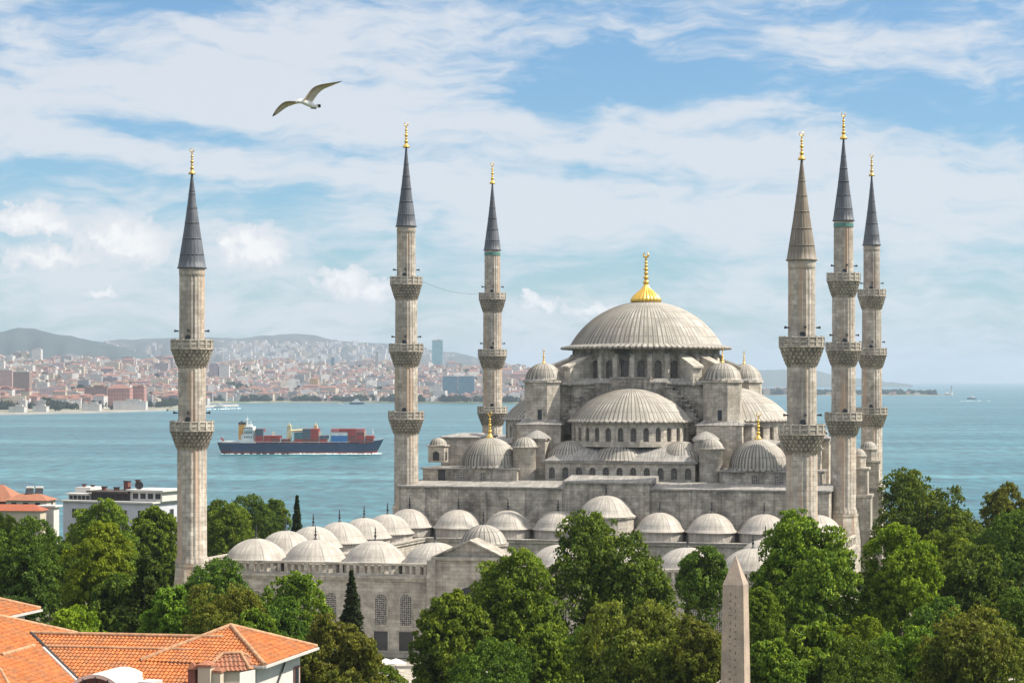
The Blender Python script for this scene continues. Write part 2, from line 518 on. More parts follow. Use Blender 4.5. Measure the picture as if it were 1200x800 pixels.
def grille_mat(name, dark, light, scale=3.2, thr=0.28):
    """Pierced plaster window screen: round holes in a pale slab."""
    m, nt, b = newmat(name)
    tc = nt.nodes.new('ShaderNodeTexCoord')
    v = nd(nt, 'ShaderNodeTexVoronoi', {'feature': 'F1'}, Vector=tc.outputs['UV'], Scale=scale, Randomness=0.25)
    f = ramp(nt, v.outputs['Distance'], [(thr, 0.0), (thr+0.08, 1.0)])
    nt.links.new(mixc(nt, f, (*dark, 1), (*light, 1)), b.inputs['Base Color'])
    b.inputs['Roughness'].default_value = 0.7
    return m

M = {}
M['stone'] = stone('grey_limestone', (0.60, 0.545, 0.465), (0.45, 0.405, 0.345), (0.33, 0.295, 0.25), stain=(0.15,0.138,0.122), amount=0.6)
M['stone_dark'] = stone('weathered_limestone', (0.57, 0.52, 0.445), (0.41, 0.37, 0.315), (0.29, 0.262, 0.225), stain=(0.095, 0.088, 0.080), amount=0.85, sc=0.22)
M['stone_darker'] = stone('darker_limestone', (0.47, 0.43, 0.375), (0.33, 0.30, 0.26), (0.22, 0.20, 0.175), stain=(0.065, 0.062, 0.060), amount=0.95, sc=0.28)  # darkest limestone, strongest dark blotches: drum, stepped arches, central block
M['stone_pale'] = stone('pale_limestone', (0.60, 0.55, 0.475), (0.48, 0.435, 0.375), (0.36, 0.325, 0.275), stain=(0.18,0.165,0.145), amount=0.5)
M['minaret'] = stone('minaret_limestone', (0.60, 0.545, 0.47), (0.43, 0.385, 0.325), (0.27, 0.24, 0.205), stain=(0.20, 0.18, 0.165), amount=0.6, bw=1.0, rh=0.62, warm=(0.50, 0.345, 0.24), bump=0.45)
M['carved'] = stone('carved_limestone', (0.52, 0.465, 0.385), (0.43, 0.38, 0.315), (0.15, 0.13, 0.11), stain=(0.18, 0.165, 0.15), amount=0.55, bw=0.42, rh=0.45, bump=0.8)
M['lead'] = lead('dome_lead', (0.52, 0.49, 0.44), (0.40, 0.375, 0.335), (0.125, 0.115, 0.10), rust=(0.27, 0.22, 0.16), rust_amt=0.5, ms=0.025, ribline=1.0)
M['lead_grey'] = lead('roof_lead', (0.40, 0.38, 0.35), (0.32, 0.305, 0.285), (0.22, 0.21, 0.20), width=0.8, row=2.4)
M['lead_pale'] = lead('courtyard_dome_lead', (0.53, 0.495, 0.445), (0.47, 0.435, 0.39), (0.32, 0.295, 0.265), rust=(0.36, 0.31, 0.25), rust_amt=0.35, ms=0.03, ribline=0.45)
M['spire'] = lead('spire_lead', (0.18, 0.195, 0.225), (0.14, 0.15, 0.175), (0.06, 0.065, 0.075), row=1.0, rough=0.5, ribline=0.6)
M['spire_tan'] = lead('tan_spire_lead', (0.30, 0.265, 0.22), (0.24, 0.21, 0.18), (0.14, 0.12, 0.10), rust=(0.33, 0.22, 0.12), rust_amt=0.6, rough=0.55, ribline=0.6)
M['gold'] = plain('gilded_copper', (0.78, 0.50, 0.11), 0.34, 0.85, 0.12, 3.0)
M['gold_dull'] = plain('worn_gilding', (0.62, 0.43, 0.15), 0.42, 0.7, 0.2, 4.0)
M['iron'] = plain('dark_iron', (0.06, 0.06, 0.065), 0.5, 0.3)
M['glass_dark'] = grille_mat('window_screen', (0.025, 0.028, 0.032), (0.17, 0.16, 0.145), 3.0, 0.30)
M['glass'] = plain('dark_glass', (0.03, 0.035, 0.045), 0.15, 0.0, 0.3, 0.6, 0.5)
M['grille'] = grille_mat('pierced_screen', (0.03, 0.03, 0.032), (0.34, 0.315, 0.28), 3.6, 0.36)
M['teal_tile'] = plain('turquoise_glazed_band', (0.10, 0.24, 0.21), 0.4, 0.0, 0.3, 3.0)

# ================================================================== the mosque
TH = 0.239
CX, CY = 22.95, 365.4
ct, st_ = math.cos(TH), math.sin(TH)
def uv_of(p):
    dx, dy = p[0]-CX, p[1]-CY
    return (dx*ct-dy*st_, dx*st_+dy*ct)
def depth(u, v): return CY-u*st_+v*ct
def zat(u, v, py): return EYE-(py-HOR)/FPX*depth(u, v)

mosque = thing('mosque', 'great grey stone mosque with one large ribbed lead dome above cascading half domes', 'mosque', (CX, CY, 0), -TH)

def part(name, mb, m, parent=None): return mb.build(name, m, parent or mosque)
def sq(cx, cy, hx, hy=None):
    hy = hx if hy is None else hy
    return [(cx-hx, cy-hy), (cx+hx, cy-hy), (cx+hx, cy+hy), (cx-hx, cy+hy)]
def octo(cx, cy, ap):
    r = ap/math.cos(PI/8)
    return [(cx+r*math.cos(PI/8+k*PI/4), cy+r*math.sin(PI/8+k*PI/4)) for k in range(8)]

ZC = EYE+5.0                                   # cornice of the main drum
# ---- main dome
mb = MB()
mb.lathe((0, 0, 0), [(13.6, ZC+0.1), (14.5, ZC+0.15), (14.7, ZC+0.35), (14.55, ZC+0.6), (13.4, ZC+0.85), (12.9, ZC+1.0)], 96)
dome(mb, (0, 0, ZC+0.75), 12.95, 7.7, 96, 0.17, 26, 0.3, per=3)
main_dome = part('main_dome', mb, M['lead'])
finial('gilded_finial', (0, 0, ZC+8.3), 8.9, M['gold'], main_dome, bulb=True)
# ---- drum with 28 windows and buttress pilasters
Z0 = EYE-0.9
mb = MB()
panes = ring_bays(mb, (0, 0), 12.6, 28, 0, 2*PI, Z0+0.4, ZC+0.15, 1.25, Z0+0.9, Z0+3.3, 0.85, 0.55)
mb.lathe((0, 0, 0), [(13.5, Z0-0.6), (13.5, Z0+0.1), (12.55, Z0+0.55)], 84)
drum = part('dome_drum', mb, M['stone_darker'])
add_panes(panes, drum, M['glass_dark'])
for k in range(28):
    a = 2*PI*k/28
    m = MB(); w = 0.52
    ca, sa = math.cos(a), math.sin(a)
    def pp(r, s): return (r*ca-s*sa, r*sa+s*ca)
    poly = [pp(12.2, -w), pp(13.25, -w*0.75), pp(13.45, 0), pp(13.25, w*0.75), pp(12.2, w)]
    poly2 = [pp(12.2, -w*.8), pp(12.75, -w*0.6), pp(12.85, 0), pp(12.75, w*0.6), pp(12.2, w*.8)]
    m.prism(poly, Z0+0.2, ZC-1.5, 0, top=False)
    m.frustum(poly, ZC-1.5, poly2, ZC-0.7)
    m.build('drum_buttress', M['stone_pale'], drum)
# ---- flying buttresses to the corner towers: pairs of sloping slabs
for qx in (-1, 1):
    for qy in (-1, 1):
        base = math.atan2(qy*13.5, qx*15)
        for off in (-9, 9):
            a = base+R(off); m = MB()
            ca, sa = math.cos(a), math.sin(a); w = 0.85
            def pp(r, s): return (r*ca-s*sa, r*sa+s*ca)
            lo, hi = pp(17.2, 0), pp(12.2, 0)
            P0 = [pp(12.3, -w), pp(17.4, -w), pp(17.4, w), pp(12.3, w)]
            m.frustum(P0, EYE-1.0, P0, [ZC-1.0, ZC-2.9, ZC-2.9, ZC-1.0])
            P1 = [pp(12.2, -w-.15), pp(17.8, -w-.15), pp(17.8, w+.15), pp(12.2, w+.15)]
            m.frustum(P1, [ZC-1.0, ZC-3.05, ZC-3.05, ZC-1.0], P1, [ZC-0.65, ZC-2.7, ZC-2.7, ZC-0.65], bottom=True)
            part('flying_buttress', m, M['stone_pale'])
# ---- central square with stepped great arches
ZS = EYE-0.5
m = MB()
m.prism(sq(0, 0, 13.3), EYE-18, ZS)
part('central_block', m, M['stone_darker'])
m = MB()
m.frustum(sq(0, 0, 13.9), ZS+0.02, sq(0, 0, 12.7), ZS+0.75)
m.frustum([(-13.95, -13.95), (13.95, -13.95), (13.95, 13.95), (-13.95, 13.95)], ZS-0.3, sq(0, 0, 13.95), ZS+0.02, bottom=True)
part('square_roof', m, M['lead_grey'])
steps = [(3.3, ZS+0.75), (6.0, ZS-0.05), (7.0, ZS-0.75), (7.8, ZS-1.5), (8.6, ZS-2.25), (9.3, ZS-3.0), (9.9, ZS-3.75), (10.45, ZS-4.5), (10.9, ZS-5.25), (11.3, ZS-6.0), (11.7, ZS-6.7)]
for q in range(4):
    a = q*PI/2; ca, sa = math.cos(a), math.sin(a)
    def rt(x, y): return (x*ca-y*sa, x*sa+y*ca)
    m = MB(); c2 = MB()
    x0 = 0.0
    for (x1, zt) in steps:
        for sgn in (-1, 1):
            xa, xb = sorted((sgn*x0, sgn*x1))
            m.prism([rt(xa, -14.6), rt(xb, -14.6), rt(xb, -13.3), rt(xa, -13.3)], EYE-9, zt)
            c2.prism([rt(xa-.12, -14.8), rt(xb+.12, -14.8), rt(xb+.12, -13.3), rt(xa-.12, -13.3)], zt+.003, zt+0.22)
        x0 = x1
    ga = part('stepped_arch', m, M['stone_darker'])
    c2.build('step_capping', M['lead_grey'], ga)
# ---- four octagonal weight towers with ribbed caps
for (u, v) in ((-15, -13), (15, -13), (15, 14), (-15, 14)):
    m = MB(); zt = EYE-0.1
    m.prism(octo(u, v, 3.0), EYE-7.3, zt-0.35)
    m.prism(octo(u, v, 3.25), zt-0.35, zt)
    m.face([( u-0.35, v-3.02, EYE-6.6), (u+0.35, v-3.02, EYE-6.6), (u+0.35, v-3.02, EYE-4.9), (u-0.35, v-3.02, EYE-4.9)], 1)
    m.prism(sq(u, v, 3.7), EYE-17.5, EYE-7.4)
    tw = part('weight_tower', m, [M['stone'], M['glass']])
    m = MB()
    dome(m, (u, v, zt+0.15), 2.95, 2.75, 24, 0.17, 12, 0.35)
    m.build('ribbed_cap', M['lead'], tw)
    m = MB(); m.frustum(sq(u, v, 3.95), EYE-7.38, sq(u, v, 2.6), EYE-6.5)
    m.build('lead_ledge', M['lead_grey'], tw)
    finial('gilded_finial', (u, v, zt+2.85), 2.4, M['gold'], tw)

# ---- half domes on the four sides
def half(q, Rr, hgt, zr, zb, nwin, lab=None):
    a = q*PI/2-PI/2                      # outward direction
    c = (13.4*math.cos(a), 13.4*math.sin(a))
    m = MB()
    m.lathe((c[0], c[1], 0), [(Rr-0.3, zr-0.35), (Rr+0.35, zr-0.3), (Rr+0.5, zr-0.1), (Rr+0.3, zr+0.1), (Rr-.3, zr+0.2)], 64, None, a-PI/2, a+PI/2)
    dome(m, (c[0], c[1], zr+0.05), Rr, hgt, 84, 0.15, 20, 0.2, a-PI/2-0.06, a+PI/2+0.06, per=3)
    part('half_dome', m, M['lead'])
    m = MB()
    panes = ring_bays(m, c, Rr-0.25, nwin, a-PI/2, a+PI/2, zb-0.5, zr-0.2, 0.95, zb+0.35, zb+2.0, 0.6, 0.5)
    d = part('half_dome_drum', m, M['stone'])
    add_panes(panes, d, M['glass_dark'])
half(0, 10.2, 5.3, EYE-6.7, EYE-10.3, 15)
for q in (1, 2, 3):
    half(q, 11.3, 5.6, EYE-6.7, EYE-10.3, 15)

# ---- front apron: sloping lead roof, three small half domes and the window band
ZB = EYE-13.0
m = MB()
in_ = [(-10.4, -13.4), (-10.2, -16.5), (-6.2, -21.8), (6.2, -21.8), (10.2, -16.5), (10.4, -13.4)]
P_in = [(-9.0, -13.5), (-7.4, -19.8), (7.4, -19.8), (9.0, -13.5)]
P_out = [(-12.4, -13.5), (-12.4, -24.4), (12.4, -24.4), (12.4, -13.5)]
for a, b in ((0, 1), (1, 2), (2, 3)):
    m.face([(*P_out[a], ZB), (*P_out[b], ZB), (*P_in[b], ZB+2.9), (*P_in[a], ZB+2.9)])
m.frustum(sq(0, -19.0, 12.6, 5.6), ZB-0.35, sq(0, -19.0, 12.65, 5.65), ZB-0.02, bottom=True)
part('apron_roof', m, M['lead_grey'])
for (u, v, r, h) in ((-0.6, -20.0, 4.75, 3.2), (9.2, -19.2, 4.1, 3.0), (-9.2, -19.2, 4.1, 3.0)):
    m = MB()
    dome(m, (u, v, ZB+0.1), r, h, 44, 0.11, 12, 0.25, per=3)
    part('small_half_dome', m, M['lead'])
m = MB()
panes = []
for k in range(11):
    w = 24.4/11
    panes.append(arch_bay(m, (-12.2+w*(k+0.5), -24.2), (1, 0), w, ZB-4.3, ZB-0.3, 1.0, ZB-2.9, ZB-1.6, 0.55, 0.4))
for k in range(5):
    w = 10.8/5
    panes.append(arch_bay(m, (12.2, -24.2+w*(k+.5)), (0, 1), w, ZB-4.3, ZB-0.3, 1.0, ZB-2.9, ZB-1.6, 0.55, 0.4))
    panes.append(arch_bay(m, (-12.2, -24.2+w*(k+.5)), (0, -1), w, ZB-4.3, ZB-0.3, 1.0, ZB-2.9, ZB-1.6, 0.55, 0.4))
wb = part('window_band', m, M['stone'])
add_panes(panes, wb, M['glass_dark'])

# ---- side arms under the other half domes
for q in (1, 2, 3):
    a = q*PI/2; ca, sa = math.cos(a), math.sin(a)
    def rt(x, y): return (x*ca-y*sa, x*sa+y*ca)
    m = MB()
    m.prism([rt(-12.6, -25.4), rt(12.6, -25.4), rt(12.6, -13.3), rt(-12.6, -13.3)], EYE-17.5, EYE-10.6)
    panes = []
    m.prism([rt(-14.6, -20.0), rt(-10.2, -20.0), rt(-10.2, -13.3), rt(-14.6, -13.3)], EYE-12, EYE-7.4)
    m.prism([rt(10.2, -20.0), rt(14.6, -20.0), rt(14.6, -13.3), rt(10.2, -13.3)], EYE-12, EYE-7.4)
    part('side_arm', m, M['stone_dark'])
    m = MB()
    for (xa, xb) in ((-14.9, -10.0), (10.0, 14.9)):
        m.prism([rt(xa, -20.3), rt(xb, -20.3), rt(xb, -13.3), rt(xa, -13.3)], EYE-7.39, EYE-7.1)
    A = [rt(-12.9, -25.7), rt(12.9, -25.7), rt(12.9, -13.3), rt(-12.9, -13.3)]
    B = [rt(-9.6, -19.6), rt(9.6, -19.6), rt(9.6, -13.3), rt(-9.6, -13.3)]
    m.frustum(A, EYE-10.59, B, EYE-9.4)
    part('arm_roof', m, M['lead_grey'])

# ---- corner domes with gilded finials
for (u, v) in ((-22, -22), (22, -22), (22, 23), (-22, 23)):
    zr = EYE-14.1
    m = MB()
    m.lathe((u, v, 0), [(4.2, zr-0.35), (4.75, zr-0.3), (4.95, zr-0.1), (4.7, zr+0.12)], 60)
    dome(m, (u, v, zr), 4.5, 4.7, 48, 0.13, 18, 0.15, per=3)
    cd = part('corner_dome', m, M['lead'])
    finial('gilded_finial', (u, v, zr+4.6), 4.4, M['gold'], cd)
    m = MB()
    panes = ring_bays(m, (u, v), 4.55, 12, R(15), R(375), EYE-17.4, zr-0.2, 1.05, EYE-16.6, EYE-15.6, 0.65, 0.35)
    dr = part('corner_drum', m, M['stone_dark'])
    add_panes(panes, dr, M['glass_dark'])
# ---- round stair turrets and square buttresses with little caps
for (u, v, py) in ((-15.9, -23.2, 523), (14.6, -23.2, 525), (-15.5, 24, 523), (15.5, 24, 523)):
    zt = zat(u, -23.2 if v < 0 else -23.2, py) if v < 0 else EYE-11
    m = MB()
    m.lathe((u, v, 0), [(1.9, EYE-17.6), (1.9, zt-0.3), (2.15, zt-0.2), (2.15, zt)], 24)
    stt = part('stair_turret', m, M['stone_pale'])
    m = MB()
    dome(m, (u, v, zt), 1.95, 1.55, 18, 0.12, 10, 0.3)
    m.build('ribbed_cap', M['lead'], stt)
    # buttress just behind
    ub, vb = u*0.91, v*0.86
    zb2 = zt+1.0
    m = MB()
    m.prism(sq(ub, vb, 1.65), EYE-17.5, zb2)
    m.prism(sq(ub, vb, 1.85), zb2, zb2+0.25)
    bt = part('corner_buttress', m, M['stone'])
    m = MB()
    m.lathe((ub, vb, zb2+0.26), [(2.2, 0), (1.9, 0.35), (1.2, 0.85), (0.5, 1.2), (0.03, 1.35)], 8*3, rib_mod(3, 0.1, 2))
    m.build('lead_cap', M['lead_grey'], bt)

# ---- upper gallery blocks at the front corners
def block(poly, z0, z1, m1='stone', overhang=0.25, m2='lead_grey', slope=0.0):
    m = MB(); m.prism(poly, z0, z1-0.01, top=True)
    b = part('gallery_block', m, M[m1])
    cx = sum(p[0] for p in poly)/len(poly); cy = sum(p[1] for p in poly)/len(poly)
    big = [(p[0]+math.copysign(overhang, p[0]-cx), p[1]+math.copysign(overhang, p[1]-cy)) for p in poly]
    m = MB(); m.prism(big, z1, z1+0.22)
    if slope: m.frustum(big, z1+0.223, [(cx+(p[0]-cx)*0.5, cy+(p[1]-cy)*0.5) for p in poly], z1+0.22+slope)
    m.build('lead_roof', M[m2], b)
    return b
for sx in (-1, 1):
    b = block(sq(sx*24.3, -21.6, 7.9, 4.6), EYE-17.4, EYE-14.5, 'stone_dark', 0.3)
    m = MB()
    m.face([(sx*29.0-0.6, -26.23, EYE-17.1), (sx*29.0+0.6, -26.23, EYE-17.1), (sx*29.0+0.6, -26.23, EYE-14.5), (sx*29.0-0.6, -26.23, EYE-14.5)])
    m.build('door', M['iron'], b)
    m = MB(); m.face([(p[0]+sx*22.2, -26.24, p[1]) for p in arch_pts(2.2, EYE-16.6, EYE-15.3, 0.9)])
    m.build('window', M['grille'], b)
    m = MB(); m.face([(p[0]+sx*25.8, -26.24, p[1]) for p in arch_pts(1.3, EYE-16.6, EYE-15.5, 0.6)])
    m.build('window', M['grille'], b)
    # raised box behind it
    block(sq(sx*28.2, -12, 3.2, 6), EYE-17.4, EYE-9.7, 'stone', 0.3, slope=0.5)
    block(sq(sx*28.0, 10, 3.0, 8), EYE-17.4, EYE-10.6, 'stone', 0.3, slope=0.5)
    # small domed pavilion on the outer corner
    u, v = sx*30.6, -22.6
    m = MB(); zt = EYE-10.9
    m.prism(sq(u, v, 1.35), EYE-13.5, zt); m.prism(sq(u, v, 1.6), zt, zt+0.2)
    m.face([(p[0]+u, v-1.36, p[1]) for p in arch_pts(1.1, EYE-13.2, EYE-12.2, 0.5)], 1)
    m.face([(u+1.36, v+p[0], p[1]) for p in arch_pts(1.1, EYE-13.2, EYE-12.2, 0.5)], 1)
    pv = part('roof_pavilion', m, [M['stone'], M['glass']])
    m = MB(); dome(m, (u, v, zt+0.22), 1.35, 1.2, 16, 0.1, 8, 0.2)
    m.build('ribbed_cap', M['lead'], pv)
# low parapets and vents between the gallery blocks on the right
for (u, v, hx, hy, zt) in ((31.5, -14, 1.0, 1.0, EYE-9.6), (33.0, -8, 0.8, 0.8, EYE-9.2), (30.3, -5, 0.9, 0.9, EYE-8.8)):
    block(sq(u, v, hx, hy), EYE-17.3, zt, 'stone', 0.2, slope=0.5)

# ---- outer walls of the prayer hall
ZW = EYE-17.2
m = MB(); VF = -31.6
m.prism([(-34.6, VF), (-7.3, VF), (-7.3, -25), (-34.6, -25)], 0, ZW)
m.prism([(6.2, VF), (34.0, VF), (34.0, -25), (6.2, -25)], 0, ZW)
m.prism([(-7.3, VF-0.35), (6.2, VF-0.35), (6.2, -25), (-7.3, -25)], 0, ZW+0.95)
m.prism([(-36, -25), (36.3, -25), (36.3, 35), (-36, 35)], 0, ZW-0.03)
for u in (-20.5, -8.2, 17.0):
    m.prism([(u-0.45, VF-0.3), (u+0.45, VF-0.3), (u+0.45, VF-0.002), (u-0.45, VF-0.002)], 0, ZW-0.6)
hall = part('hall_wall', m, M['stone_dark'])
for sx in (-1, 1):
    for k in range(7):
        v = -20+k*8.2
        mm = MB(); nx = sx*36.33 if sx > 0 else -36.03
        for zb in (5, 12):
            mm.face([(nx, v+p[0]*sx, p[1]) for p in arch_pts(2.2, zb, zb+3.0, 1.2)])
        mm.build('window', M['glass_dark'], hall)
m = MB()
for (xa, xb, vf, zz) in ((-34.9, -7.3, VF-0.3, ZW), (6.2, 34.3, VF-0.3, ZW), (-7.6, 6.5, VF-0.65, ZW+0.95)):
    m.prism([(xa, vf), (xb, vf), (xb, -24.5), (xa, -24.5)], zz+0.003, zz+0.25, top=False)
    m.face([(xa, vf, zz+0.25), (xb, vf, zz+0.25), (xb, -25.5, zz+1.0), (xa, -25.5, zz+1.0)])
    m.face([(xb, vf, zz+0.25), (xb, -24.5, zz+0.25), (xb, -24.5, zz+0.9), (xb, -25.5, zz+1.0)])
m.prism([(-36.3, -24.9), (36.6, -24.9), (36.6, 35.3), (-36.3, 35.3)], ZW-0.02, ZW+0.2)
part('gallery_roof', m, M['lead_grey'])
# ---- buttress towers with small cupolas along the right flank
for (u, v, zt, w) in ((37.7, -22.5, EYE-12.0, 1.45), (38.3, -8.0, EYE-11.4, 1.6), (37.2, 8, EYE-14, 1.6), (-37.2, 8, EYE-14, 1.6)):
    m = MB()
    m.prism(sq(u, v, w*1.45), 0, zt-6.3)
    m.prism(sq(u, v, w*1.6), zt-6.3, zt-5.9)
    m.prism(sq(u, v, w*1.1), zt-5.9, zt-2.0)
    m.prism(sq(u, v, w*1.28), zt-2.0, zt-1.7)
    m.prism(octo(u, v, w*0.82), zt-1.7, zt)
    m.prism(octo(u, v, w*0.95), zt, zt+0.2)
    ft = part('flank_tower', m, M['stone'])
    m = MB(); dome(m, (u, v, zt+0.22), w*0.8, w*0.72, 16, 0.1, 9, 0.18)
    m.build('ribbed_cap', M['lead'], ft)

# ================================================================== minarets
def minaret(name, label, px, d, hall_type, spire_mat, finial_mat, band=None, zs=None, speaker_rows=(0, 1)):
    w = W(px, 445, d)
    root = thing(name, label, 'minaret', (w.x, w.y, 0), R(random.uniform(0, 20)), 'six minarets round the mosque')
    Z = lambda h: EYE+h
    if hall_type:
        rails = [-5.1, 5.8, 16.6]; rb = [2.85, 2.72, 2.55]; rs = [1.88, 1.80, 1.70, 1.44]
        base_top, sp0, sp1, fin, rsp = -20.8, 24.7, 37.6, 4.1, 1.56
    else:
        rails = [-5.5, 5.3]; rb = [2.85, 2.75]; rs = [1.88, 1.74, 1.6]
        base_top, sp0, sp1, fin, rsp = -24.2, 14.7, 27.3, 3.4, 1.78
    m = MB(); NF = 20
    fl = lambda k, r, z: (0.085 if k % 4 == 0 else (-0.05 if k % 4 == 2 else 0.0))
    zlo = base_top
    for i, r in enumerate(rs):
        zhi = (rails[i]-1.0) if i < len(rails) else sp0-0.9
        zc = zlo
        prof = [(r, Z(zlo)), (r*0.985, Z(zhi))] if i else [(r*1.12, Z(zlo)), (r*1.12, Z(zlo+.35)), (r*1.0, Z(zlo+1.0)), (r*0.985, Z(zhi))]
        m.lathe((0, 0, 0), prof, NF*4, fl)
        zlo = zhi
    # collar under the spire
    r = rs[-1]
    m.lathe((0, 0, 0), [(r+.02, Z(sp0-0.95)), (r+.1, Z(sp0-0.85)), (r+.1, Z(sp0-0.35)), (rsp-.08, Z(sp0-0.1)), (rsp-.08, Z(sp0))], 40)
    part('shaft', m, M['minaret'], root)
    # plinth
    m = MB(); r = rs[0]*1.16
    oc = lambda a: [(a/math.cos(PI/8)*math.cos(PI/8+k*PI/4), a/math.cos(PI/8)*math.sin(PI/8+k*PI/4)) for k in range(8)]
    m.frustum(oc(2.45), Z(base_top-4.2), oc(r*0.96), Z(base_top-0.4))
    m.prism(oc(r), Z(base_top-0.4), Z(base_top-0.02))
    m.prism(oc(2.45), 0, Z(base_top-4.2))
    part('plinth', m, M['minaret'], root)
    for i, zr in enumerate(rails):
        b = rb[i]; r = rs[i]
        m = MB(); NT = 24
        def sc(amp): return lambda k, rr, z: (amp if k % 6 < 3 else -amp)
        h = 2.35
        tiers = 5
        for t in range(tiers):
            f0 = t/tiers; f1 = (t+1)/tiers
            ra = r*0.99+(b-0.1-r)*(f0**0.85); rbb = r*0.99+(b-0.1-r)*(f1**0.85)
            za = Z(zr-1.35-h+h*f0); zb = Z(zr-1.35-h+h*f1)
            off = 3 if t % 2 else 0
            m.lathe((0, 0, 0), [(ra-0.02, za), (rbb-0.02, za+(zb-za)*0.75), (rbb+0.03, zb)], NT*6,
                    (lambda o: (lambda k, rr, z: (0.11 if (k+o) % 6 < 3 else -0.10)))(off), smooth=False)
        m.lathe((0, 0, 0), [(b-0.12, Z(zr-1.36)), (b+0.06, Z(zr-1.34)), (b+0.06, Z(zr-1.16)), (b-0.5, Z(zr-1.15))], 72)
        bal = part('balcony', m, M['carved'], root)
        m = MB()
        for k in range(16):
            a = 2*PI*k/16
            m.box((b*math.cos(a)*0.985, b*math.sin(a)*0.985, Z(zr-0.55)), (0.24, 0.26, 1.3), a)
            # pierced panel: diagonal and upright bars
            for t in range(1, 6):
                aa = a+2*PI/16*t/6
                p = lambda z, da=0.0: (b*0.97*math.cos(aa+da), b*0.97*math.sin(aa+da), Z(z))
                dl = 2*PI/16/6
                m.tube(p(zr-1.15, -dl*0.9), p(zr-0.12, dl*0.9), 0.055, None, 4, 0, False)
                m.tube(p(zr-1.15, dl*0.9), p(zr-0.12, -dl*0.9), 0.055, None, 4, 0, False)
        m.lathe((0, 0, 0), [(b-0.2, Z(zr-0.13)), (b+0.05, Z(zr-0.12)), (b+0.05, Z(zr)), (b-0.2, Z(zr))], 48)
        m.lathe((0, 0, 0), [(b-0.2, Z(zr-0.72)), (b+0.02, Z(zr-0.7)), (b+0.02, Z(zr-0.58)), (b-0.2, Z(zr-0.57))], 48)
        m.build('railing', M['stone_pale'], bal)
        if (len(rails)-1-i) in speaker_rows or (not hall_type):
            rr = rs[i+1]
            for a in (188, 262, 350, 110):
                m = MB(); ca, sa = math.cos(R(a)), math.sin(R(a)); zz = Z(zr+1.15)
                m.tube((rr*ca, rr*sa, zz), ((rr+.35)*ca, (rr+.35)*sa, zz), 0.04)
                m.tube(((rr+.3)*ca, (rr+.3)*sa, zz), ((rr+.72)*ca, (rr+.72)*sa, zz+.03), 0.07, 0.19, 12)
                m.tube(((rr+.2)*ca, (rr+.2)*sa, zz), ((rr+.35)*ca, (rr+.35)*sa, zz), 0.10, 0.10, 10)
                m.build('loudspeaker', M['iron'], root)
        # doorway onto the balcony
        m = MB(); a = R(255); rr = rs[i+1]+0.1; ca, sa = math.cos(a), math.sin(a)
        m.face([(rr*ca-p[0]*sa, rr*sa+p[0]*ca, p[1]) for p in arch_pts(0.7, Z(zr-1.1), Z(zr+0.3), 0.35)])
        m.build('doorway', M['glass'], root)
    # spire
    m = MB()
    prof = [(rsp-.05, Z(sp0)), (rsp+0.12, Z(sp0+.03)), (rsp+.1, Z(sp0+.2))]
    n = 14
    for i in range(n+1):
        t = i/n
        rr = rsp*(1-t)+0.10*t-0.10*math.sin(PI*t)
        prof.append((max(rr, 0.08), Z(sp0+0.25+(sp1-sp0-0.25)*t)))
    m.lathe((0, 0, 0), prof, 20*4, rib_mod(4, 0.07, rsp), ribs=20, vrow=2.1)
    sp = part('spire', m, spire_mat, root)
    for t in (0.13, 0.3, 0.47, 0.63, 0.78):
        rr = rsp*(1-t)+0.10*t-0.10*math.sin(PI*t)
        m = MB(); z = Z(sp0+0.25+(sp1-sp0-0.25)*t)
        m.lathe((0, 0, 0), [(rr-.05, z-.07), (rr+0.085, z-.05), (rr+0.075, z+.07), (rr-.05, z+.09)], 40)
        m.build('lead_band', spire_mat, sp)
    finial('finial', (0, 0, Z(sp1-0.1)), fin+0.1, finial_mat, root)
    if band:
        m = MB(); r = rs[-1]+0.115
        m.lathe((0, 0, 0), [(r, Z(sp0-0.9)), (r, Z(sp0-0.32))], 40)
        m.build('glazed_band', band, root)
    return root
random.seed(3)
minaret('minaret', 'two-balcony minaret at the far left standing alone beside the courtyard wall', 225, 282.5, False, M['spire'], M['gold_dull'])
minaret('minaret', 'thick two-balcony minaret with a brownish tan spire right of the great dome', 939.5, 264, False, M['spire_tan'], M['gold'])
minaret('minaret', 'three-balcony minaret just right of the cargo ship, at the left front corner of the hall', 476, 344.9, True, M['spire'], M['gold'])
minaret('minaret', 'smaller far three-balcony minaret with a green band under its spire, left behind the hall', 577, 408.4, True, M['spire'], M['gold'], M['teal_tile'])
minaret('minaret', 'tallest three-balcony minaret with a turquoise band under its blue grey spire', 988.5, 332.7, True, M['spire'], M['gold'], M['teal_tile'])
minaret('minaret', 'rightmost three-balcony minaret rising behind its taller neighbour, sea on its right', 1021.5, 393, True, M['spire'], M['gold_dull'])
# festival cable between the two left-hand hall minarets
m = MB()
a, b = W(479, 322, 344.9), W(574, 343, 408.4)
pts = [a.lerp(b, i/16)+Vector((0, 0, -1.3*math.sin(PI*i/16))) for i in range(17)]
m.path(pts, 0.022, 5)
tag(m.build('cable', M['iron']), 'thin dark cable strung between the balconies of two minarets', 'cable')

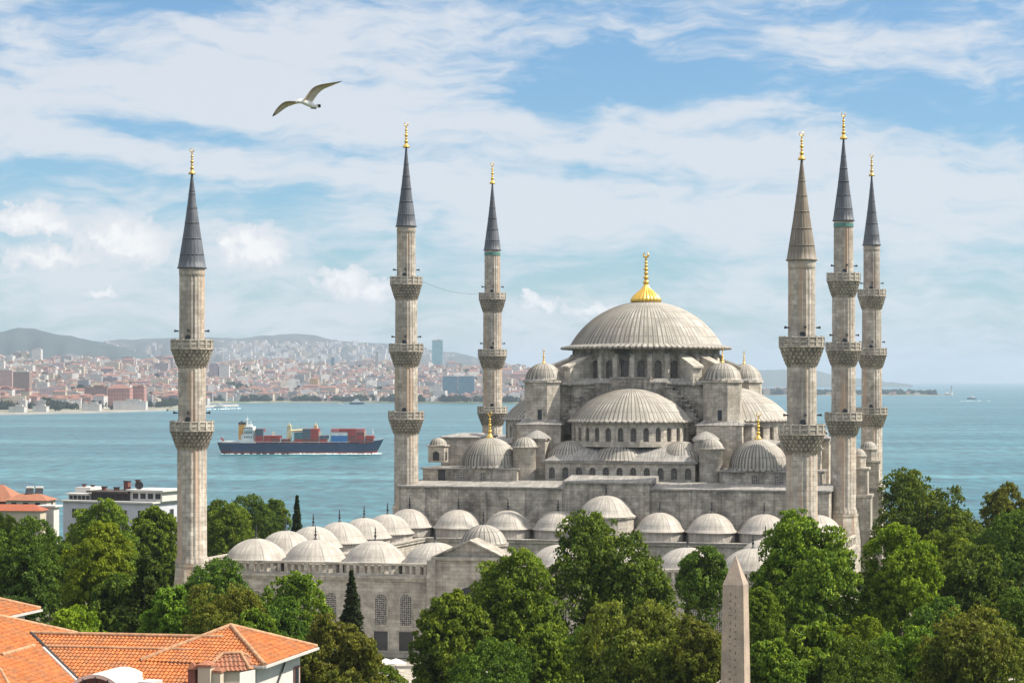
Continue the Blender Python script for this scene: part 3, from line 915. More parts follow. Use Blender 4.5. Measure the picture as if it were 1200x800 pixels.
# ================================================================== the courtyard
court = thing('courtyard', 'walled stone courtyard ringed by pale lead domes in front of the mosque', 'courtyard', (0, 0, 0))
A = W(300, 445, 287); A.z = 0
Bp = Vector((30.6, 270.9, 0))
Cq = W(480, 445, 342); Cq.z = 0
Dq = W(958, 445, 326); Dq.z = 0
def cpt(s, t):
    """courtyard point: s 0..1 left to right, t 0..1 near to far arcade."""
    return (A*(1-s)+Bp*s)*(1-t)+(Cq*(1-s)+Dq*s)*t
ZR = 12.25                              # dome rims
ex = (Bp-A).normalized(); ey = (Cq-A).normalized()
def cpart(name, mb, m, parent=None): return mb.build(name, m, parent or court)
def court_dome(p, r, h, zr=ZR, fs=1.9, mat='lead_pale', finial_h=True):
    m = MB()
    m.lathe((p.x, p.y, 0), [(r+0.30, zr-1.9), (r+0.30, zr-0.45)], 8*2, smooth=False)
    pr = [(r+0.62, -0.50), (r+0.58, -0.38), (r+0.26, -0.16), (r+0.06, 0.10)]+cap(r-0.02, h-0.3, 14, 0.3, 0)[1:]
    m.lathe((p.x, p.y, zr), pr, 26*5, rib_mod(5, 0.05, r), ribs=26, vrow=1.3)
    d = cpart('courtyard_dome', m, M[mat])
    m = MB(); z0 = zr+h-0.1
    m.lathe((p.x, p.y, 0), [(.55, z0-.08), (.3, z0+.12), (.12, z0+.3), (.07, z0+.45), (.2, z0+.7), (.06, z0+.95), (.15, z0+1.15), (.05, z0+1.35), (.09, z0+1.5), (.03, z0+fs)], 12)
    m.build('finial', M['iron'], d)
random.seed(5)
for i in range(9):                       # near arcade; the middle bay is the gate
    if i == 4: continue
    court_dome(cpt(i/8, 0)+Vector((random.uniform(-.1, .1), 0, 0)), 3.9, 2.4+random.uniform(-.08, .08))
for i in range(9):                       # far arcade against the hall
    if i == 4:
        p = cpt(0.5, 1.0)+Vector((-0.4, 0, 0))
        m = MB(); m.lathe((p.x, p.y, 0), [(4.5, 11.5), (4.5, 14.4), (4.75, 14.5), (4.75, 14.75)], 16, smooth=False)
        cpart('porch_drum', m, M['stone_pale'])
        court_dome(p, 4.15, 2.75, 15.2)
    else:
        court_dome(cpt(i/8, 1.0), 3.5, 2.4, 13.0)
for j in range(1, 6):
    for s in (0.0, 1.0):
        court_dome(cpt(s, j/6), 3.6, 2.5, ZR+0.35)
# roof slab as a ring, outer walls, inner arcades
def off(s, t, a, b): return cpt(s, t)+ex*a+ey*b
H0 = 5.3
o4 = [off(0, 0, -H0-.6, -H0), off(1, 0, H0, -H0), off(1, 1, H0, 3.5), off(0, 1, -H0-.6, 3.5)]
i4 = [off(0, 0, 4.1, 4.6), off(1, 0, -4.1, 4.6), off(1, 1, -4.1, -4.4), off(0, 1, 4.1, -4.4)]
m = MB(); ZSL = 10.45
for k in range(4):
    j = (k+1) % 4
    m.face([(o4[k].x, o4[k].y, ZSL), (o4[j].x, o4[j].y, ZSL), (i4[j].x, i4[j].y, ZSL), (i4[k].x, i4[k].y, ZSL)])
cpart('arcade_roof', m, M['lead_pale'])
def wall_quad(mbx, p, q, z0, z1, th):
    d = (q-p).normalized(); n = Vector((d.y, -d.x, 0))
    mbx.prism([(p.x, p.y), (q.x, q.y), (q.x-n.x*th, q.y-n.y*th), (p.x-n.x*th, p.y-n.y*th)], z0, z1)
m = MB()
for k in (0, 1, 3):
    wall_quad(m, o4[k], o4[(k+1) % 4], 0, ZSL-0.2, 0.9)
cw = cpart('courtyard_wall', m, M['stone_pale'])
m = MB()
for k in (0, 1, 3):
    p, q = o4[k], o4[(k+1) % 4]; d = (q-p).normalized(); n = Vector((d.y, -d.x, 0))
    wall_quad(m, p+n*.35-d*.35, q+n*.35+d*.35, ZSL-0.19, ZSL+0.12, 1.2)
    wall_quad(m, p+n*.18-d*.18, q+n*.18+d*.18, ZSL-0.55, ZSL-0.195, 1.0)
cpart('cornice', m, M['stone_pale'])
# balustrade, one run per wall
for k in (0, 1, 3):
    p, q = o4[k], o4[(k+1) % 4]; d = (q-p).normalized(); n = Vector((d.y, -d.x, 0)); L = (q-p).length
    m = MB()
    wall_quad(m, p, q, ZSL+0.123, ZSL+0.35, 0.4)
    wall_quad(m, p+n*.06, q+n*.06, ZSL+1.5, ZSL+1.78, 0.5)
    nb = int(L/0.95)
    for i in range(nb+1):
        c = p+d*(L*i/nb)-n*0.2; big = i % 8 == 0
        m.box((c.x, c.y, ZSL+0.92), (0.62 if big else 0.36, 0.42 if big else 0.3, 1.2), math.atan2(d.y, d.x))
    cpart('balustrade', m, M['stone_pale'])
# windows of the outer wall: tall pierced screens above barred openings
for k, cnt in ((0, 22), (1, 12), (3, 12)):
    p, q = o4[k], o4[(k+1) % 4]; d = (q-p).normalized(); n = Vector((d.y, -d.x, 0)); L = (q-p).length
    for i in range(cnt):
        c = p+d*(L*(i+0.5)/cnt)
        if k == 0:
            c = p+d*(L*0.5-1.6+(i-10.5)*3.42)
        if k == 0 and abs((c-p).length-L/2+1.6) < 6.6: continue
        mk = lambda pts, dd: [(c.x+d.x*s+n.x*dd, c.y+d.y*s+n.y*dd, z) for s, z in pts]
        fm = MB()
        C0 = arch_pts(1.95, 4.0, 7.6, 0.85); C1 = arch_pts(1.55, 4.2, 7.5, 0.7)
        loop0, loop1 = mk(C0, 0.06), mk(C1, 0.06)
        for a in range(len(C0)):
            b = (a+1) % len(C0)
            fm.face([loop0[b], loop0[a], loop1[a], loop1[b]])
        wn = fm.build('window', M['stone_pale'], cw)
        pm = MB(); pm.face(list(reversed(mk(C1, 0.03)))[::-1]); pm.build('screen', M['grille'], None).parent = wn
        bm2 = MB(); rc = [(-0.95, 0.9), (0.95, 0.9), (0.95, 3.4), (-0.95, 3.4)]
        bm2.face(mk(rc, 0.02), 0)
        for a, b in (((-1.15, .7), (-0.95, 3.6)), ((0.95, .7), (1.15, 3.6)), ((-.95, 3.4), (.95, 3.6)), ((-.95, .7), (.95, .9))):
            z0, z1 = a[1], b[1]
            q0 = [(a[0], z0), (b[0], z0), (b[0], z1), (a[0], z1)]
            bm2.face(mk(q0, 0.09), 1)
        bm2.build('lower_window', [M['glass'], M['stone_pale']], cw)
# inner arcades with pointed arches
for k, cnt in ((0, 9), (1, 6), (2, 9), (3, 6)):
    q, p = i4[k], i4[(k+1) % 4]; d = (q-p).normalized(); L = (q-p).length
    m = MB()
    # face towards the court
    for i in range(cnt):
        c = p+d*(L*(i+0.5)/cnt); w = L/cnt
        hh = 11.6 if (k == 2 and i == cnt//2) else ZSL+0.1
        arch_bay(m, (c.x, c.y), (d.x, d.y), w, 0, hh, w*0.78, 0.0, 5.0, 3.6, 0.8, 0, 7)
    n = Vector((d.y, -d.x, 0))
    wall_quad(m, p+n*.25, q+n*.25, ZSL+0.103, ZSL+0.5, 0.9)
    cpart('arcade', m, M['stone_pale'])
    m = MB(); wall_quad(m, p+n*.4, q+n*.4, ZSL+0.503, ZSL+0.72, 1.2)
    cpart('eaves', m, M['lead_pale'])
# gate: tall portal block with a gabled top and its own dome behind
g = cpt(0.5, 0)+Vector((-2.0, 0.5, 0)); d = ex; n = Vector((d.y, -d.x, 0))
def gp(s, k): return (g.x+d.x*s+n.x*k, g.y+d.y*s+n.y*k)
m = MB()
m.prism([gp(-4.6, 6.3), gp(4.6, 6.3), gp(4.6, 2.2), gp(-4.6, 2.2)], 0, 12.9)
m.prism([gp(-5.0, 6.7), gp(5.0, 6.7), gp(5.0, 2.0), gp(-5.0, 2.0)], 12.9, 13.3)
for sgn in (-1, 1):
    m.prism([gp(sgn*5.0-.55, 6.9), gp(sgn*5.0+.55, 6.9), gp(sgn*5.0+.55, 5.6), gp(sgn*5.0-.55, 5.6)], 0, 12.88)
F = [gp(-4.6, 6.2), gp(4.6, 6.2)]; Bk = [gp(-4.6, 2.4), gp(4.6, 2.4)]
apx_f = (*gp(0, 6.2), 15.3); apx_b = (*gp(0, 2.4), 15.3)
m.face([(*F[0], 13.303), (*F[1], 13.303), apx_f]); m.face([(*Bk[1], 13.303), (*Bk[0], 13.303), apx_b])
for sgn in (-1, 1):
    a0 = gp(sgn*4.9, 6.6); b0 = gp(sgn*4.9, 2.1); a1 = gp(0, 6.6); b1 = gp(0, 2.1)
    m.face([(*a0, 13.35), (*a1, 15.55), (*b1, 15.55), (*b0, 13.35)] if sgn > 0 else [(*a0, 13.35), (*b0, 13.35), (*b1, 15.55), (*a1, 15.55)])
    m.face([(*a0, 13.15), (*a1, 15.35), (*a1, 15.55), (*a0, 13.35)] if sgn < 0 else [(*a0, 13.15), (*a0, 13.35), (*a1, 15.55), (*a1, 15.35)])
gt = cpart('gate', m, M['stone'])
m = MB(); m.face([(gp(s, 6.33)[0], gp(s, 6.33)[1], z) for s, z in arch_pts(4.6, 0.2, 6.5, 3.0)])
m.build('doorway', M['iron'], gt)
m = MB()
gd = g+Vector((0.2, 0.8, 0))
m.prism(octo(gd.x, gd.y, 3.05), 11.0, 14.3); m.prism(octo(gd.x, gd.y, 3.25), 14.3, 14.55)
gdo = cpart('gate_drum', m, M['stone'])
m = MB(); dome(m, (gd.x, gd.y, 14.65), 2.95, 2.35, 24, 0.1, 12, 0.3)
m.build('gate_dome', M['lead'], gdo)
m = MB(); z0 = 16.9
m.lathe((gd.x, gd.y, 0), [(.4, z0), (.1, z0+.35), (.2, z0+.7), (.06, z0+1.0), (.14, z0+1.3), (.03, z0+1.9)], 12)
m.build('finial', M['iron'], gdo)

# ================================================================== ground and water
SEA = -20.0
def ground_mat():
    m, nt, b = newmat('ground')
    tc = nt.nodes.new('ShaderNodeTexCoord'); ob = tc.outputs['Object']
    n = nd(nt, 'ShaderNodeTexNoise', None, Vector=ob, Scale=0.07, Detail=6.0)
    n2 = nd(nt, 'ShaderNodeTexNoise', None, Vector=ob, Scale=1.5, Detail=5.0)
    c = mixc(nt, ramp(nt, n.outputs[0], [(0.45, 0), (0.55, 1)]), (0.05, 0.075, 0.02, 1), (0.12, 0.12, 0.06, 1))
    c = mixc(nt, 1.0, c, ramp(nt, n2.outputs[0], [(0.3, 0.6), (0.7, 1.2)]), 'MULTIPLY')
    nt.links.new(c, b.inputs['Base Color']); b.inputs['Roughness'].default_value = 0.95
    return m
def land_z(x, y):
    if y < 430: return 0.0
    if y < 520: return -9.0*(y-430)/90
    return max(-9.0-11.8*(y-520)/180, -20.9)
m = MB()
ys = [-60, 60, 200, 300, 400, 430, 460, 490, 520, 560, 600, 640, 680, 705, 720]
xs = [-420, -250, -120, 0, 120, 250, 420]
m.grid([[(x, y, land_z(x, y)+(0.0)) for x in xs] for y in ys], 0, None, True)
tag(m.build('ground', ground_mat()), None, None, None, 'structure')
M['paving'] = stone('pale_paving', (0.50, 0.46, 0.39), (0.43, 0.395, 0.335), (0.30, 0.27, 0.23), amount=0.3, bw=1.2, rh=0.8)
m = MB()
m.face([(-40, 236, .004), (60, 226, .004), (62, 258, .004), (-42, 282, .004)])
tag(m.build('forecourt_paving', M['paving']), None, None, None, 'structure')

def sea_mat():
    m, nt, b = newmat('sea_water')
    tc = nt.nodes.new('ShaderNodeTexCoord'); ob = tc.outputs['Object']
    def noise(sx, sy, detail, seed, rough=0.55):
        mp = nd(nt, 'ShaderNodeMapping', None, Vector=ob, Location=(seed, seed, 0), Scale=(sx, sy, 1))
        return nd(nt, 'ShaderNodeTexNoise', None, Vector=mp.outputs[0], Scale=1.0, Detail=detail, Roughness=rough).outputs[0]
    big = noise(0.0011, 0.0035, 5, 13)
    lane = noise(0.0007, 0.0075, 4, 91, 0.6)
    mid = noise(0.010, 0.016, 6, 40, 0.65)
    fine = noise(0.11, 0.042, 3, 71, 0.6)
    col = mixc(nt, ramp(nt, big, [(0.36, 0), (0.64, 1)]), (0.010, 0.084, 0.103, 1), (0.027, 0.130, 0.148, 1))
    col = mixc(nt, ramp(nt, lane, [(0.50, 0), (0.62, .55)]), col, (0.085, 0.215, 0.24, 1))
    col = mixc(nt, ramp(nt, lane, [(0.34, .5), (0.44, 0)]), col, (0.009, 0.072, 0.095, 1))
    dk = ramp(nt, mth(nt, 'ADD', mth(nt, 'MULTIPLY', mid, 0.42), mth(nt, 'MULTIPLY', fine, 0.58)), [(0.36, 0.35), (0.5, 1.0), (0.64, 1.75)])
    col = mixc(nt, 1.0, col, dk, 'MULTIPLY')
    nt.links.new(col, b.inputs['Base Color'])
    b.inputs['IOR'].default_value = 1.33
    b.inputs['Roughness'].default_value = 0.28
    b.inputs['Specular IOR Level'].default_value = 0.36
    h = mth(nt, 'ADD', mth(nt, 'MULTIPLY', fine, 0.55), mth(nt, 'MULTIPLY', mid, 2.4))
    bp = nd(nt, 'ShaderNodeBump', None, Strength=0.55, Distance=2.2, Height=h)
    nt.links.new(bp.outputs[0], b.inputs['Normal'])
    return m
m = MB()
ys = [560, 1000, 2000, 4000, 8000, 16000, 32000, 45000]
m.grid([[(x, y, SEA) for x in (-13500, -4000, -1000, 0, 1000, 4000, 13500)] for y in ys], 0, None, False)
tag(m.build('sea', sea_mat()), None, None, None, 'structure')

# ---- far shore: rising land under the city
def interp(x, tab):
    if x <= tab[0][0]: return tab[0][1]
    for (a, ya), (b, yb) in zip(tab, tab[1:]):
        if x <= b:
            t = (x-a)/(b-a); return ya+(yb-ya)*t
    return tab[-1][1]
SHORE = [(-300, 3300), (0, 3400), (120, 3620), (205, 3900), (222, 4300), (245, 5100), (330, 5250), (600, 5020), (700, 5100), (860, 5600)]
def city_z(px, d):
    s = d-interp(px, SHORE)
    if s < 0: return SEA-0.8
    flat = 330 if px < 215 else 60
    if s < flat: return -17.2
    g = 0.034 if px < 230 else 0.041
    top = interp(px, [(0, 92), (200, 92), (300, 86), (460, 80), (620, 60), (860, 10)])
    z = -17.2+(s-flat)*g*(0.6 if px > 700 else 1)
    z += 6*math.sin(px*0.035+d*0.002)*min(1, (s-flat)/600.0)
    return min(z, top+8*math.sin(px*0.05+d*0.0013))
def land_mat(name, c1, c2, sc):
    m, nt, b = newmat(name)
    tc = nt.nodes.new('ShaderNodeTexCoord')
    n = nd(nt, 'ShaderNodeTexNoise', None, Vector=tc.outputs['Object'], Scale=sc, Detail=8.0, Roughness=0.65)
    nt.links.new(mixc(nt, ramp(nt, n.outputs[0], [(0.38, 0), (0.62, 1)]), (*c1, 1), (*c2, 1)), b.inputs['Base Color'])
    b.inputs['Roughness'].default_value = 0.95
    b.inputs['Specular IOR Level'].default_value = 0.1
    return m
pxs = [-300+20*i for i in range(59)]
offs = [-40, 0, 1, 150, 330, 400, 600, 900, 1300, 1800, 2400, 3200, 4200, 5600]
rows = []
for o in offs:
    row = []
    for px in pxs:
        d = interp(px, SHORE)+o
        z = city_z(px, d) if o > 0 else SEA-0.8
        if o >= 5600: z = SEA-0.8
        row.append(((px-600)/FPX*d, d, z))
    rows.append(row)
m = MB(); m.grid(rows, 0, None, True)
tag(m.build('far_shore_terrain', land_mat('far_shore_earth', (0.10, 0.13, 0.07), (0.30, 0.27, 0.22), 0.006)), None, None, None, 'structure')

# ---- hills behind the city
def hill(name, prof, d, front, back, c1, c2, seed):
    rnd = random.Random(seed)
    rows = [[] for _ in range(9)]
    px0, px1 = prof[0][0], prof[-1][0]; n = 120
    ph = [rnd.uniform(0, 6) for _ in range(8)]
    for i in range(n+1):
        px = px0+(px1-px0)*i/n
        py = interp(px, prof)
        top = EYE-(py-HOR)/FPX*d
        wob = sum(math.sin(px*f+p)/f for f, p in zip((0.06, .11, .19, .31, .43), ph))*0.06
        top += wob*d/FPX
        for j, (dd, k) in enumerate(((-front, 0), (-front*.75, .22), (-front*.5, .5), (-front*.28, .75), (-front*.1, .93), (0, 1), (back*.2, .85), (back*.6, .4), (back, 0))):
            spur = 0.16*math.sin(px*0.09+ph[5]+dd*0.0009)+0.10*math.sin(px*0.21+ph[6])
            kk = k*(1+spur*(1-k)*2.2) if 0 < k < 1 else k
            y = d+dd
            rows[j].append(((px-600)/FPX*y, y, SEA-0.6+(top-SEA)*kk))
    m = MB(); m.grid(rows, 0, None, True)
    return tag(m.build(name, land_mat(name+'_ground', c1, c2, 0.0035)), None, None, None, 'structure')
H1 = [(-260, 420), (-120, 402), (-60, 396), (0, 389), (22, 385.5), (37, 384.5), (52, 387), (75, 392), (98, 397), (130, 404), (165, 413), (200, 424), (240, 440)]
H2 = [(40, 430), (80, 409), (110, 402), (140, 399), (175, 396), (205, 395), (235, 397), (270, 396), (300, 393.5), (330, 391.5), (350, 392), (380, 395), (405, 399), (430, 402), (455, 402.5), (480, 405), (520, 411), (560, 419), (600, 427), (640, 433), (700, 441)]
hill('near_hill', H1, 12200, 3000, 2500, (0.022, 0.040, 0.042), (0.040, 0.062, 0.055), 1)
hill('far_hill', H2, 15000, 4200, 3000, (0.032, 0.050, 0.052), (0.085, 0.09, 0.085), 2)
hill('low_ridge', [(820, 444), (850, 438), (885, 433), (915, 432.5), (945, 434), (975, 438), (1010, 443), (1045, 448), (1070, 452)], 19000, 2500, 2500, (0.05, 0.07, 0.05), (0.09, 0.10, 0.07), 3)

# ---- wooded point on the right
PT = 7700
m = MB()
rows = []
for j, (dd, k) in enumerate(((-20, 0), (0, .55), (60, .8), (260, 1), (420, .5), (460, 0))):
    row = []
    for i in range(41):
        px = 850+272*i/40
        taper = min(1.0, (1122-px)/40.0)
        d = PT+dd*max(taper, .1)+260*(1-taper)*0
        z = SEA-0.7+k*(4.5+1.5*math.sin(px*.13))*(0.35+0.65*taper)
        row.append(((px-600)/FPX*d, d, z))
    rows.append(row)
m.grid(rows, 0, None, True)
tag(m.build('headland', land_mat('headland_earth', (0.26, 0.24, 0.18), (0.12, 0.14, 0.08), 0.03)), None, None, None, 'structure')

# ================================================================== foliage materials and tree meshes
def leaf_mat(name, dark, mid, light, tip=None, tip_amt=0.0, sc=0.35):
    m, nt, b = newmat(name)
    uv = nt.nodes.new('ShaderNodeUVMap')
    sep = nd(nt, 'ShaderNodeSeparateXYZ', None, i0=uv.outputs[0])
    tc = nt.nodes.new('ShaderNodeTexCoord')
    oi = nt.nodes.new('ShaderNodeObjectInfo')
    n = nd(nt, 'ShaderNodeTexNoise', {'noise_dimensions': '3D'}, Vector=tc.outputs['Object'], Scale=sc, Detail=3.0)
    f = mth(nt, 'ADD', mth(nt, 'MULTIPLY', sep.outputs[0], 0.45), mth(nt, 'MULTIPLY', n.outputs[0], 0.62))
    col = ramp(nt, f, [(0.22, dark), (0.52, mid), (0.82, light)])
    if tip:
        g = nd(nt, 'ShaderNodeTexNoise', None, Vector=tc.outputs['Object'], Scale=sc*1.4, Detail=4.0)
        g2 = mth(nt, 'ADD', mth(nt, 'MULTIPLY', g.outputs[0], 0.8), mth(nt, 'MULTIPLY', sep.outputs[1], 0.3))
        col = mixc(nt, mth(nt, 'MULTIPLY', sstep(nt, g2, 0.5, 0.72), tip_amt), col, (*tip, 1))
    hv = nd(nt, 'ShaderNodeHueSaturation', None, Color=col, Hue=mth(nt, 'ADD', 0.485, mth(nt, 'MULTIPLY', oi.outputs['Random'], 0.03)), Value=mth(nt, 'ADD', 0.88, mth(nt, 'MULTIPLY', oi.outputs['Random'], 0.26)))
    nt.links.new(hv.outputs[0], b.inputs['Base Color'])
    b.inputs['Roughness'].default_value = 0.6
    b.inputs['Specular IOR Level'].default_value = 0.14
    tr = nd(nt, 'ShaderNodeBsdfTranslucent', None, Color=mixc(nt, 1.0, hv.outputs[0], (1.25, 1.15, 0.55, 1), 'MULTIPLY'))
    mx = nd(nt, 'ShaderNodeMixShader', None, i0=0.34, i1=b.outputs[0], i2=tr.outputs[0])
    nt.links.new(mx.outputs[0], nt.nodes['Material Output'].inputs[0])
    return m
L = {}
L['dark'] = leaf_mat('dark_green_leaves', (0.028, 0.062, 0.009), (0.072, 0.132, 0.016), (0.215, 0.300, 0.034))
L['mid'] = leaf_mat('mid_green_leaves', (0.044, 0.094, 0.010), (0.115, 0.200, 0.018), (0.300, 0.400, 0.040))
L['yellow'] = leaf_mat('yellow_green_leaves', (0.070, 0.122, 0.009), (0.160, 0.245, 0.015), (0.330, 0.430, 0.034))
L['olive'] = leaf_mat('olive_leaves', (0.044, 0.072, 0.011), (0.115, 0.155, 0.018), (0.265, 0.310, 0.038), (0.28, 0.185, 0.055), 0.16)
L['conifer'] = leaf_mat('conifer_needles', (0.012, 0.026, 0.010), (0.027, 0.048, 0.016), (0.055, 0.080, 0.026))
L['cedar'] = leaf_mat('cedar_needles', (0.022, 0.046, 0.010), (0.052, 0.090, 0.017), (0.105, 0.150, 0.028))
L['shore'] = leaf_mat('shore_tree_leaves', (0.016, 0.032, 0.018), (0.030, 0.052, 0.026), (0.05, 0.075, 0.036), sc=0.01)
M['bark'] = plain('bark', (0.13, 0.10, 0.075), 0.9, 0, 0.35, 2.0)
M['bark_pale'] = plain('pale_bark', (0.33, 0.28, 0.21), 0.9, 0, 0.35, 2.0)

def leaf_cloud(name, cen, nrm, size, rs, mat, parent, tipv=None, elong=1.0):
    """Many small bent leaf sprays: one quad per centre, facing roughly along nrm."""
    N = len(cen)
    nrm = nrm+rs.normal(0, 0.42, (N, 3)); nrm /= np.linalg.norm(nrm, axis=1)[:, None]+1e-9
    t = rs.normal(0, 1, (N, 3)); t -= nrm*np.sum(t*nrm, axis=1)[:, None]; t /= np.linalg.norm(t, axis=1)[:, None]+1e-9
    b = np.cross(nrm, t)
    sz = (size*rs.uniform(0.6, 1.35, N))[:, None]
    V = np.empty((N, 4, 3))
    bend = nrm*sz*0.28
    V[:, 0] = cen-t*sz*0.5*elong-bend; V[:, 1] = cen-b*sz*0.42+bend*0.4
    V[:, 2] = cen+t*sz*0.5*elong-bend; V[:, 3] = cen+b*sz*0.42+bend*0.4
    me = bpy.data.meshes.new(name)
    me.vertices.add(N*4); me.loops.add(N*4); me.polygons.add(N)
    me.vertices.foreach_set('co', V.reshape(-1))
    me.loops.foreach_set('vertex_index', np.arange(N*4, dtype=np.int32))
    me.polygons.foreach_set('loop_start', np.arange(0, N*4, 4, dtype=np.int32))
    me.polygons.foreach_set('loop_total', np.full(N, 4, dtype=np.int32))
    uvl = me.uv_layers.new(name='UVMap')
    r1 = rs.uniform(0, 1, N); r2 = rs.uniform(0, 1, N) if tipv is None else tipv
    U = np.repeat(np.stack([r1, r2], 1), 4, axis=0)
    uvl.data.foreach_set('uv', U.reshape(-1))
    me.materials.append(mat); me.update(calc_edges=True)
    o = bpy.data.objects.new(name, me); COL.objects.link(o); o.parent = parent
    return o

def trunk_mesh(h, r, rs, mat, parent, spread, nb=7, bare=0):
    m = MB()
    m.path([(0, 0, -0.3), (0.05*r, 0, h*0.2), (rs.normal(0, .15), rs.normal(0, .15), h*0.45), (rs.normal(0, .3), rs.normal(0, .3), h*0.8)], [r*1.25, r, r*0.7, r*0.2], 9)
    for i in range(nb):
        a = 2*PI*i/nb+rs.uniform(-.3, .3); z0 = h*rs.uniform(0.22, 0.5)
        e = spread*rs.uniform(0.5, 0.8); z1 = z0+h*rs.uniform(0.12, 0.38)
        m.path([(0, 0, z0), (e*.45*math.cos(a), e*.45*math.sin(a), z0+(z1-z0)*.55), (e*math.cos(a+.2), e*math.sin(a+.2), z1)], [r*.45, r*.28, r*.06], 6)
    return m.build('trunk', mat, parent)

def broad_points(rs, Wd, H, z0, nl, sub, leaves, lump=1.0, hole=0.0):
    """Leaf centres and outward normals: big limbs' masses, each covered with leafy clumps that stand apart."""
    a, hb = Wd/2, (H-z0)/2; zc = z0+hb
    lob = []
    while len(lob) < nl:
        d = rs.normal(0, 1, 3); d /= np.linalg.norm(d)
        if d[2] < -0.82: continue
        rad = rs.uniform(0.58, 0.80) if len(lob) % 4 else rs.uniform(.3, .55)
        p = np.array([d[0]*a*rad, d[1]*a*rad, zc+d[2]*hb*rad*0.98])
        lob.append((p, a*rs.uniform(0.19, 0.40)*lump))
    C = []; Nn = []
    for p, r in lob:
        out = p-np.array([0, 0, zc-hb*0.35]); out /= np.linalg.norm(out)+1e-9
        ns = max(5, int(sub*(r/(a*0.3))**2))
        d = rs.normal(0, 1, (ns, 3))+out*1.0+np.array([0, 0, 0.3]); d /= np.linalg.norm(d, axis=1)[:, None]
        cc = p+d*r*rs.uniform(0.72, 1.15, (ns, 1))*np.array([1, 1, 0.9])
        if hole:
            keep = rs.uniform(0, 1, ns) > hole; cc = cc[keep]; d = d[keep]; ns = len(cc)
        cr = a*rs.uniform(0.055, 0.115, (ns, 1))
        e = rs.normal(0, 1, (ns*leaves, 3))+np.repeat(d*0.7+np.array([0, 0, 0.55]), leaves, axis=0)
        e /= np.linalg.norm(e, axis=1)[:, None]
        cl = np.repeat(cc, leaves, axis=0)+e*np.repeat(cr, leaves, axis=0)*rs.uniform(0.55, 1.1, (ns*leaves, 1))*np.array([1.15, 1.15, 0.8])
        C.append(cl); Nn.append(e)
    return np.concatenate(C), np.concatenate(Nn), zc, hb, a

def make_broad(name, label, mat, seed, Wd, H, z0, nl=50, sub=26, leaves=30, lsize=0.29, hole=0.0, bark='bark', cat='tree', group=None, lump=1.0):
    rs = np.random.RandomState(seed)
    root = thing(name, label, cat, (0, 0, 0), 0, group)
    C, Nn, zc, hb, a = broad_points(rs, Wd, H, z0, nl, sub, leaves, lump=lump, hole=hole)
    # shaded inner sprays that close the crown
    ni = 900
    d = rs.normal(0, 1, (ni, 3)); d /= np.linalg.norm(d, axis=1)[:, None]
    rr = rs.uniform(0.15, 0.58, (ni, 1))
    ci = d*rr*np.array([a, a, hb])+np.array([0, 0, zc])
    C2 = np.concatenate([C, ci]); N2 = np.concatenate([Nn, d])
    size = np.concatenate([np.full(len(C), lsize), np.full(ni, lsize*2.6)])
    if hole: C2, N2, size = C, Nn, np.full(len(C), lsize)
    tipv = np.clip((C2[:, 2]-z0)/(H-z0), 0, 1)
    leaf_cloud('crown', C2, N2, size, rs, mat, root, tipv)
    trunk_mesh(H*0.95, 0.022*H+0.12, rs, M[bark], root, Wd*0.42)
    return root

def make_conifer(name, label, mat, seed, Wd, H, z0, tiers=22, flat=False, cat='conifer', lsize=0.34):
    """Tiered branches; flat = broad level cedar plates."""
    rs = np.random.RandomState(seed)
    root = thing(name, label, cat)
    C = []; Nn = []
    for t in range(tiers):
        f = (t+0.5)/tiers; z = z0+(H-z0)*f
        R0 = Wd/2*((1-f)**0.85 if not flat else (1-f*0.75)*rs.uniform(0.75, 1.1))
        nb = int(6+8*(1-f)) if not flat else 7
        for k in range(nb):
            a = rs.uniform(0, 2*PI); r = R0*rs.uniform(0.78, 1.1) if not flat else R0*rs.uniform(.5, 1.1)
            z = z0+(H-z0)*(f if not flat else min(1, max(0, f+rs.normal(0, .06))))
            n = int(34*r+14) if not flat else int(90*r)
            s = rs.uniform(0.1, 1.0, n)**0.6
            droop = -0.30*r*s*s if not flat else -0.10*r*s*s+0.05*r*s
            wid = (0.24*r*(1-s*0.6)+0.12) if not flat else 0.36*r*(1-s*0.45)
            tt = rs.normal(0, 1, n)*wid*0.6
            x = r*s*math.cos(a)-tt*math.sin(a); y = r*s*math.sin(a)+tt*math.cos(a)
            zz = z+droop+rs.normal(0, 0.10 if not flat else 0.2, n)
            C.append(np.stack([x, y, zz], 1)); Nn.append(np.tile([0.35*math.cos(a), 0.35*math.sin(a), 0.9], (n, 1)))
    C.append(np.stack([rs.normal(0, .08, 60), rs.normal(0, .08, 60), H-rs.uniform(0, .12, 60)*H*0.5], 1)); Nn.append(np.tile([0, 0, 1.0], (60, 1)))
    C = np.concatenate(C); Nn = np.concatenate(Nn)
    leaf_cloud('crown', C, Nn, np.full(len(C), lsize), rs, mat, root, None, 1.5)
    m = MB(); m.path([(0, 0, -.3), (0, 0, H*.5), (0, 0, H*.97)], [0.02*H+.1, .013*H, .02], 8)
    m.build('trunk', M['bark'], root)
    return root

